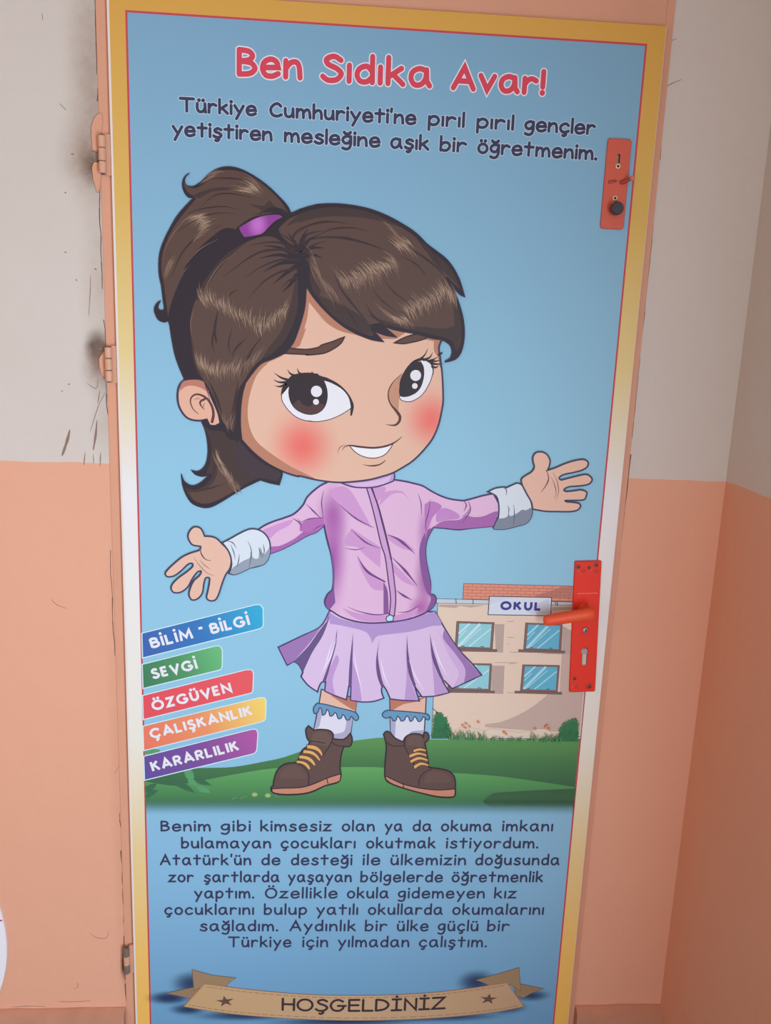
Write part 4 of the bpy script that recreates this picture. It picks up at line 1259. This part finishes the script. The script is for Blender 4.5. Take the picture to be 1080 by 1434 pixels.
a.line('144,12935 182,12991 272,13021 453,13002 696,12992 906,13029 1050,13094 1144,13167 1181,13207', ink(84, 50, 54), .6, 3.4, 3.4, 3.4, .8)
a.line('71,12872 81,12945 127,13001 205,13031', ink(176, 112, 96), .4, 2, .6)
a.line('506,12693 646,12672 798,12695 907,12772', ink(96, 58, 58), .4, 3.0, 1.4)
a.build()
for s in ('-814,14658! -667,14643 -492,14644 -317,14682 -248,14728 -74,14789 42,14840 126,14872! 73,14769 -42,14675 -187,14598 -333,14566 -508,14548 -490,14557 -724,14557 -871,14560!', '980,14808! 1130,14894 1276,14949 1393,14971! 1544,14925 1428,14868 1281,14828 1134,14799'):
    a = Art('eyebrow_print', girl, 300)
    a.fill(s, ink(98, 68, 60), ink(60, 40, 42), 2.2)
    a.build()

# hair
HD, HB, HM = ink(48, 38, 48), ink(90, 67, 61), ink(68, 52, 52)
HAIR = '-2457,17366! -2519,17303 -2531,17229 -2487,17173 -2382,17172 -2257,17250 -2146,17361 -2021,17446 -1855,17494 -1661,17477 -1438,17388 -1214,17253 -1017,17090 -874,16950 -805,16826! -648,16899 -479,16958 -310,16993 -665,16893 -497,16950 -356,16989 -102,17011 183,17001 469,16960 758,16874 1050,16743 1287,16604 1469,16447 1649,16330 1800,16226 1925,16092 2038,15914 2106,15748 2152,15619! 2067,15656 1958,15764 1855,15867! 1977,15686 2078,15463 2151,15237 2182,15007 2170,14804 2125,14657 2040,14566 1881,14516! 1886,14537 1964,14592 1988,14695 1952,14796 1874,14857 1798,14888! 1604,14910 1393,14965! 1125,15001 947,15031 795,15077! 904,14992 1017,14907! 833,14926 654,14982 531,15069! 655,14962 799,14818! 600,14842 392,14909 184,15001 -24,15135 -232,15312 -410,15502 -523,15659! -534,15658 -549,15377 -589,15177 -658,14947 -728,14758 -785,14676! -871,14575 -1074,14466 -1277,14372 -1422,14207 -1538,14043! -1590,13851 -1619,13615 -1624,13318 -1600,13065! -1415,12869 -1175,12679 -889,12526! -902,12434 -946,12285! -1112,12314 -1277,12362! -1532,12232 -1711,12119 -1952,11958 -2132,11860 -2282,11844 -2461,11913 -2564,12065 -2621,12232 -2640,12426! -2591,12300 -2458,12227 -2309,12286 -2159,12428! -2278,12400 -2397,12427 -2464,12498! -2366,12483 -2277,12531 -2211,12639 -2180,12821 -2191,13031 -2228,13209 -2286,13356! -2200,13400! -2148,13292! -2060,13283! -1966,13337! -2012,13519 -2093,13722 -2165,13895 -2231,14039! -2324,14070 -2469,14071 -2570,14061! -2668,14300 -2737,14533 -2795,14900 -2789,14891 -2824,15037! -2887,15000 -2986,15033 -3041,15135 -3048,15218 -3009,15298 -2952,15339! -2990,15263 -2983,15207 -2926,15187 -2889,15225 -2904,15364 -2928,15585 -2959,15749 -2964,15941 -2938,16133 -2865,16326 -2779,16492 -2665,16685 -2524,16852 -2378,17003! -2472,17001 -2535,17078 -2564,17195 -2530,17302'
a = Art('hair_print', girl, 310)
a.fill(HAIR, HD, ink(50, 42, 60), 1.8)
PONY = '-2488,17080! -2526,17144 -2536,17223 -2465,17158 -2341,17148 -2188,17245 -2049,17379 -1855,17446 -1633,17431 -1410,17342 -1186,17194 -988,17017 -859,16845! -1042,16842 -1210,16794 -1435,16738 -1631,16612 -1772,16484 -1997,16338 -2279,16108 -2507,15878 -2665,15596 -2783,15285 -2829,15087! -2891,15614 -2924,15833 -2912,16052 -2844,16273 -2723,16508 -2553,16744 -2350,16980! -2411,17031'
a.fill(PONY, HB)
a.fill('-1659,16530! -1884,16547 -2081,16416 -2307,16216 -2477,16017 -2564,15849! -2393,15993 -2166,16181 -1969,16312 -1743,16404', HD)
a.fill('-1435,16756! -1295,16852 -1492,16942 -1268,16925 -1156,17011 -1071,16921 -887,16871! -1070,16835 -1267,16799', HM)
a.fill('-1267,16818! -1155,16904 -986,16899 -859,16851! -1042,16842', HD)
a.fill('-2411,17031! -2272,17090 -2105,17152 -1883,17181 -1660,17160! -1883,17136 -2105,17099 -2300,16996', HM)
SIDE = '-1659,16272! -1433,16386 -1207,16450 -1009,16405 -865,16253 -734,16094 -694,15930 -685,15708 -667,15484 -683,15258 -755,15029 -851,14825 -931,14716 -1075,14567 -1278,14438 -1422,14300 -1538,14116 -1625,13981 -1669,13848 -1698,13671 -1698,13375 -1742,13195! -1889,13309 -1977,13484 -2064,13747 -2179,13962 -2266,14084 -2380,14259 -2435,14544 -2453,14800 -2466,14904 -2452,15130 -2370,15386 -2240,15669 -2055,15926 -1856,16140'
a.fill(SIDE, HB)
TAIL = '-2257,13282! -2125,13212 -1919,13195 -1831,13072 -1697,13032 -1534,12841 -1294,12636 -993,12477! -1007,12354 -1263,12408 -1532,12284 -1741,12149 -1951,12020 -2132,11929 -2282,11909 -2431,11961 -2534,12081 -2577,12202! -2429,12154 -2249,12236 -2114,12393 -2144,12453! -2212,12457 -2152,12641 -2127,12883 -2155,13062'
a.fill(TAIL, HM)
a.fill('-2008,12917! -1920,12587 -1742,12348 -1592,12230! -1951,12020 -2132,11938 -2296,11921 -2430,11976 -2525,12112! -2310,12133 -2130,12261 -2025,12462 -2039,12705', HB)
a.fill('-1653,13048! -1415,12799 -1175,12624 -933,12509 -977,12355! -1263,12399 -1532,12446 -1712,12715', ink(66, 52, 60))
TOP = '-1011,16573! -871,16715 -703,16804 -478,16882 -664,16834 -495,16888 -326,16931 -100,16958 184,16950 471,16909 731,16824 1024,16693 1261,16553 1442,16401 1623,16276 1768,16177 1892,16048 1989,15898 2068,15746! 1964,15821 1840,15934! 1803,15904 1915,15740 2022,15517 2096,15263 2129,15005 2110,14802 2048,14697! 1962,14883 1720,14955 1421,15012 1123,15058 766,15130 533,15092! 613,14912 331,14992 93,15109 -145,15287 -309,15478 -413,15642 -490,15862 -523,16082 -568,16245! -581,16320 -695,16315 -838,16364 -953,16467'
a.fill(TOP, HB)
a.fill('-471,15639! -296,15534 -3,15434 322,15277 532,15115 613,14912! 331,14992 93,15109 -145,15287 -309,15478', HM)
a.fill('468,15283! 765,15181 1121,15110 1476,15095 1803,15079 2068,15118 2110,14802 2048,14697! 1962,14883 1720,14955 1421,15012 1123,15058 766,15130', HM)
a.fill('-664,16834! -495,16888 -326,16931 -100,16958 184,16950 471,16909 731,16824 1024,16693! 762,16757 417,16809 46,16819 -323,16788 -662,16691! -701,16696 -870,16634', HM)
# deeper tone along the edges and at the parting
for s in ('-689,15985! -667,15484 -683,15258 -755,15029 -851,14825 -931,14716 -1075,14567 -1278,14438! -1148,14651 -991,14857 -877,15081 -795,15367 -741,15649', '-1625,13981! -1669,13848 -1698,13671 -1698,13375 -1742,13195! -1786,13313 -1772,13580 -1713,13847', '-2453,14800! -2435,14544 -2380,14259 -2266,14084 -2123,13656! -2208,13975 -2351,14289 -2406,14574',
          '-2370,15386! -2240,15669 -2055,15926 -1856,16140 -1546,16332! -1772,16130 -1998,15873 -2198,15588 -2313,15388', '-598,16271! -484,16304 -481,16139 -418,15865 -298,15647 -324,15505! -443,15668 -520,15971', '1350,16496! 1622,16282 1774,16177 1898,16049 1994,15898 2061,15760! 1937,15882 1844,15962 1631,16121 1476,16309', '1957,15515! 2034,15461 2106,15235 2129,15005 2100,14830! 2040,14828 2009,15116'):
    a.fill(s, HM)
for s in ('-721,16204 -923,16360 -1095,16515', '-721,16163 -979,16275 -1263,16303', '-720,16122 -1006,16164 -1318,16095', '-719,16067 -976,16028 -1260,15877', '-718,15984 -888,15866 -1086,15691', '-701,15846 -800,15703 -941,15557', '-679,16234 -753,16395 -868,16526',
          '-622,16209 -466,16298 -238,16308', '-622,16250 -525,16405 -356,16508', '-606,16154 -435,16190 -263,16142', '-651,16262 -612,16456 -529,16596', '-591,16100 -518,15993 -471,15828'):
    a.line(s, HD, 8, 4.5, .4)
# dark locks
HDL = ink(60, 45, 48)
for s, w3 in (('-599,16381 -316,16470 84,16480 488,16402 838,16294', (.6, 5, .5)), ('-715,16512 -491,16658 -208,16725 134,16714', (.6, 4, .5)), ('-402,16472 -148,16606 193,16649 481,16608', (.5, 3, .4)), ('1043,16234 1311,16107 1495,15905', (.4, 2.6, .4)),
              ('769,15832 982,15616 1222,15484', (.4, 2.4, .4)), ('571,15683 753,15493 993,15333', (.4, 2.6, .4)), ('-73,15907 49,15661 229,15444 532,15115', (.5, 4.5, .6)), ('948,16423 1301,16301 1663,16066 1850,15850', (.5, 4, .5)),
              ('84,15438 236,15217 388,15023', (.4, 4, .4)), ('462,15453 616,15232 948,15017', (.4, 4, .4)), ('1470,16419 1657,16178 1755,15986', (.4, 3.5, .4)), ('1230,16601 1444,16363 1628,16176', (.4, 3, .3)),
              ('-693,16206 -922,16250 -1262,16208 -1545,16058 -1914,15766', (5, 3, .4)), ('-691,16096 -976,16083 -1289,15959 -1544,15782', (4, 2.6, .4)), ('-689,15958 -974,15890 -1258,15711 -1486,15450', (4, 2.6, .4)), ('-687,15819 -829,15757 -971,15612', (3.5, 2, .3)),
              ('-751,16258 -980,16357 -1263,16344 -1489,16280', (4.5, 2.6, .3)), ('-666,16317 -867,16444 -1010,16519', (4, 2.5, .3)), ('-1686,15582 -1800,15493 -1829,15408', (.3, 2.4, .3)), ('-2001,15233 -2059,14920 -2031,14708', (1, 4.5, 3)),
              ('-579,16238 -410,16355 -212,16419', (5, 2.5, .3)), ('-610,16374 -527,16514 -244,16582', (5, 2.5, .3)), ('-782,16421 -699,16561 -474,16680', (4, 2.5, .3)),
              ('-2059,14929 -2103,14700 -2061,14530', (3, 3, .3)), ('-1772,14940 -1829,14653 -1772,14512', (.5, 2.4, .3)), ('-1541,14779 -1714,14600 -1772,14455', (.4, 4, .3)), ('-1252,14847 -1424,14611 -1539,14377 -1655,14082', (.4, 4, .4)), ('-2179,14093 -2035,13777 -1919,13427', (.4, 5, .4)),
              ('-1655,14082 -1713,13729 -1698,13375', (.4, 5, .4)), ('-2497,16747 -2218,16840 -1883,16883 -1660,16840', (.4, 2.6, .4)), ('-2668,16443 -2387,16645 -2051,16768 -1716,16784', (.4, 2.6, .4)), ('-2274,16864 -2050,17048 -1772,17088 -1436,17038', (.4, 2.6, .4)),
              ('-2160,17294 -1938,17318 -1661,17319 -1438,17277', (.3, 3, .3)), ('-2762,15730 -2588,16121 -2305,16406 -1940,16585', (.4, 3, .4)), ('-2429,12114 -2130,12200 -1891,12283', (.4, 3, .4)), ('-2127,12883 -2069,12583 -2129,12368', (.4, 4, .4))):
    a.line(s, HDL, *w3)
# glints
HL, HL2 = ink(164, 136, 116), ink(126, 99, 86)
for s, n, l, a0, a1, mm, sd in (
        ('-2298,15472 -2114,15396 -1915,15321 -1743,15243 -1542,15139 -1311,15035 -1138,15056 -966,15190 -822,15281', 60, 26, 112, 78, HL, 1),
        ('-2298,15472 -2114,15396 -1915,15321 -1743,15243 -1542,15139 -1311,15035 -1138,15056 -966,15190 -822,15281', 44, 36, 115, 75, HL2, 2),
        ('-2350,14404 -2206,14294 -2033,14243 -1830,14265 -1626,14301 -1452,14365 -1278,14531', 60, 30, 108, 62, HL2, 3),
        ('-2321,14376 -2178,14281 -2033,14228 -1830,14250 -1626,14272', 26, 24, 108, 70, HL, 4),
        ('-1889,13369 -1801,13342 -1713,13404', 10, 22, 100, 80, HL2, 5),
        ('-1979,12767 -1920,12587 -1801,12408 -1712,12257', 34, 26, 118, 110, HL, 6), ('-2039,12705 -1920,12526 -1771,12348 -1622,12229', 26, 30, 118, 105, HL2, 7),
        ('-420,15976 -300,15758 -183,15651 -65,15572', 26, 34, -62, -52, HL2, 8),
        ('31,15772 219,15794 390,15872 560,15977 732,16054 931,16132', 64, 26, -58, -44, HL, 9), ('-12,15771 220,15766 448,15860 647,15980 960,16133', 40, 34, -60, -44, HL2, 10),
        ('794,16690 945,16506 1009,16371 1184,16323', 34, 28, -40, -40, HL2, 11), ('922,16367 1036,16400 1149,16460', 18, 24, -42, -38, HL, 12),
        ('1141,15311 1313,15417 1457,15494 1629,15586 1801,15678 1921,15627', 60, 26, -52, -70, HL, 13), ('1112,15309 1342,15433 1572,15541 1799,15707 1982,15601', 40, 36, -50, -72, HL2, 14),
        ('730,15322 880,15243 1030,15163 1237,15143', 30, 26, -45, -40, HL2, 15), ('941,15188 1059,15179 1175,15212', 14, 18, -45, -42, HL, 16),
        ('-2386,16698 -2275,16650 -2192,16519 -2306,16351', 30, 30, 24, 36, HL2, 17), ('-2359,16700 -2248,16624 -2192,16519', 18, 22, 24, 34, HL, 18),
        ('-1660,17107 -1493,17142 -1382,17253', 26, 32, -8, -42, HL2, 19), ('-1604,17110 -1465,17156 -1409,17212', 14, 22, -10, -40, HL, 20),
        ('-2160,17268 -2077,17325 -2049,17392', 16, 24, 30, 25, HL2, 21), ('-2846,15781 -2788,15866 -2732,15896', 14, 34, 76, 66, HL2, 22), ('-434,16107 -342,15834 -221,15587', 14, 36, -62, -60, HL2, 23)):
    a.strands(s, int(n * 1.1), l * 1.45, a0, a1, mm, 1.5, sd, 0.22)
for s in ('-2899,15998 -2839,16219 -2667,16497 -2442,16723', '-2534,15932 -2307,16188 -1997,16366', '-2313,15388 -2112,15758 -1941,15986 -1715,16160', '-2433,14792 -2459,14989 -2400,15217', '-495,16138 -433,15892 -298,15647', '-48,16047 15,15855 196,15583'):
    a.line(s, HL2, .3, 1.4, .3)
a.build()
a = Art('hair_tie_print', girl, 420)
c3 = parse('-1350,16626')[0]
a.fill('-1665,16565! -1547,16643 -1379,16732 -1210,16786 -1013,16803 -922,16762! -1054,16691 -1158,16594 -1264,16486 -1405,16441 -1569,16407! -1625,16477', ink_blobs('tie_print', (142, 62, 148), [((c3[0], c3[1]), .022, .03, (196, 112, 200), 1.0)]), HD, 2.0)
a.build()

# ------------------------------------------------------------------ value tags
TAGS = (('BİLİM', '-3393,9482! -1366,10060! -1271,10062 -1212,9992! -1206,9677! -1233,9628 -1295,9595! -3390,9004!', ((62, 98, 170), (54, 118, 186), (50, 172, 212)), [('BİLİM', '-3220,9172 -2457,9383 -3256,9387'), ('-', '-2375,9488 -2259,9518 -2406,9682'), ('BİLGİ', '-2141,9466 -1431,9659 -2186,9686')], 'blue printed tag'),
        ('SEVGİ', '-3400,8882! -2094,9253! -1993,9257 -1948,9174! -1951,8862! -1979,8803 -2041,8779! -3395,8408!', ((62, 122, 92), (78, 146, 98), (106, 186, 124)), [('SEVGİ', '-3216,8575 -2381,8794 -3254,8791')], 'green printed tag'),
        ('ÖZGÜVEN', '-3406,8272! -1523,8800! -1413,8799 -1377,8714! -1387,8403! -1414,8349 -1480,8325! -3403,7790!', ((222, 80, 92), (226, 84, 94), (230, 90, 98)), [('ÖZGÜVEN', '-3214,7948 -1755,8345 -3254,8162')], 'red printed tag'),
        ('ÇALIŞKANLIK', '-3414,7661! -1273,8253! -1170,8248 -1139,8168! -1148,7852! -1178,7791 -1242,7763! -3408,7162!', ((230, 116, 96), (232, 144, 100), (242, 210, 108)), [('ÇALIŞKANLIK', '-3261,7385 -1373,7892 -3292,7599')], 'orange to yellow printed tag'),
        ('KARARLILIK', '-3411,7049! -1421,7610! -1324,7611 -1290,7526! -1308,7196! -1341,7134 -1405,7103! -3408,6554!', ((98, 76, 152), (122, 78, 152), (176, 88, 160)), [('KARARLILIK', '-3252,6719 -1621,7175 -3289,6937')], 'purple printed tag'))
for nm, sil, cols, words, lab in TAGS:
    a = Art('value_tag', poster, 40)
    P_ = parse(sil)
    mm = ink_lin('tag_print', (P_[0][0], P_[-1][1]), (P_[3][0], P_[3][1]), [(0, cols[0]), (.5, cols[1]), (1, cols[2])])
    a.fill(sil, mm, ink(204, 230, 240), 1.9)
    o = a.build()
    o['label'] = lab
    b = Art('lettering', o, 60)
    for wd, s in words:
        write(b, wd, s, WHITE, 4.8, 'sans', gap=24, dotk=1.15, round_caps=False)
    b.build()

# ------------------------------------------------------------------ welcome ribbon
rib = empty('ribbon_banner', (0, 0, 0), poster)
RC, RD, RO = ink(196, 160, 122), ink(150, 124, 98), ink(112, 88, 72)


def soft(name, c, ce, rx, rz, pk):
    m, nt, bs = principled(name)
    bs.inputs['Base Color'].default_value = (*lin(c), 1)
    nt.links.new(smooth_blob(nt, ce, rx, rz, pk), bs.inputs['Alpha'])
    return m


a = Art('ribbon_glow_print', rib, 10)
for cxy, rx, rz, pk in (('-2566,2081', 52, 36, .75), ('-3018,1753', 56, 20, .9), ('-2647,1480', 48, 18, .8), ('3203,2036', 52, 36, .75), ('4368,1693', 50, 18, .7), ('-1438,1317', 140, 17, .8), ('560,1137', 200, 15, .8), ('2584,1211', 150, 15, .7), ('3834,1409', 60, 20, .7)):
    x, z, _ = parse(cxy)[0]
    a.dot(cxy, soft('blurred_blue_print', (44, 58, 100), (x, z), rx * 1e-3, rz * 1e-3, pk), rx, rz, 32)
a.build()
for s in (('-3091,1869! -2230,2077! -2306,1795! -2570,1719! -2756,1784!', '-2563,2414! -2191,2287 -1690,2210! -1817,2106 -1915,1984! -2230,2041 -2530,1922!'),
          ('4624,1862! 3948,2026! 4051,1698! 4197,1641! 4363,1757!', '4057,2375! 3621,2228 3176,2090! 3361,2016 3483,1942! 3833,1991 4138,1806!')):
    a = Art('ribbon_tail_print', rib, 80)
    for q, cc in zip(s, (RD, ink(158, 130, 100))):
        a.fill(q, cc, RO, .9)
    a.build()
a = Art('ribbon_band_print', rib, 90)
M_BAND = ink_lin('ribbon_print', (-0.3, 0.1), (0.45, 0.1), [(0, (198, 160, 118)), (.5, (204, 168, 132)), (1, (190, 154, 122))])
a.fill('-2319,2078! -1441,1933 -301,1800 850,1756 2009,1783 2939,1878 3831,2018! 4228,1439! 3603,1312 2428,1195 869,1159 -521,1228 -1742,1358 -2736,1553!', M_BAND, ink(170, 118, 88), 1.4)
for s in ('-2267,2007 -1440,1871 -300,1747 851,1702 2011,1729 2942,1823 3796,1955', '-2631,1587 -1742,1412 -522,1283 867,1213 2425,1250 3600,1367 4107,1469'):
    p = smooth_open(parse(s), 24)
    for i in range(0, len(p) - 1, 3):
        a.ribbon(p[i:i + 3], ink(130, 100, 82), [.0011])
a.build()
for (s, rot) in (('-1908,1665', .15), ('3472,1634', -.1)):
    a = Art('star_print', rib, 140)
    x, z, _ = parse(s)[0]
    a.poly([(x + (.0185 if k % 2 == 0 else .0068) * math.cos(math.pi / 2 + rot + k * math.pi / 5), z + .72 * (.0185 if k % 2 == 0 else .0068) * math.sin(math.pi / 2 + rot + k * math.pi / 5)) for k in range(10)], ink(104, 78, 68))
    a.build()
a = Art('lettering', rib, 140)
write(a, 'HOŞGELDİNİZ', '-775,1377 2592,1357 -764,1691', ink(66, 50, 62), 4.8, gap=18, sag=4.5)
a.build()

# ------------------------------------------------------------------ white sheet at the left edge
p = [(-0.6165 - 0.155 + 0.155 * math.cos(t * math.pi / 24), 0.30 + 0.23 * math.sin(t * math.pi / 24)) for t in range(48)]
bm = bmesh.new()
prism(bm, p, WALL_Y - 0.004, WALL_Y)
notice = tag(link_mesh('wall_plaque', bm, plain('white_card', (232, 230, 238), .5, .25)), 'white curved-edge card on the salmon wall left of the door, cut by the photo edge', 'card')
bm = bmesh.new()
prism(bm, [(-0.640, 0.346), (-0.622, 0.349), (-0.6215, 0.352), (-0.640, 0.351)], WALL_Y - 0.0044, WALL_Y - 0.003)
link_mesh('red_mark', bm, ink(200, 70, 96), notice)
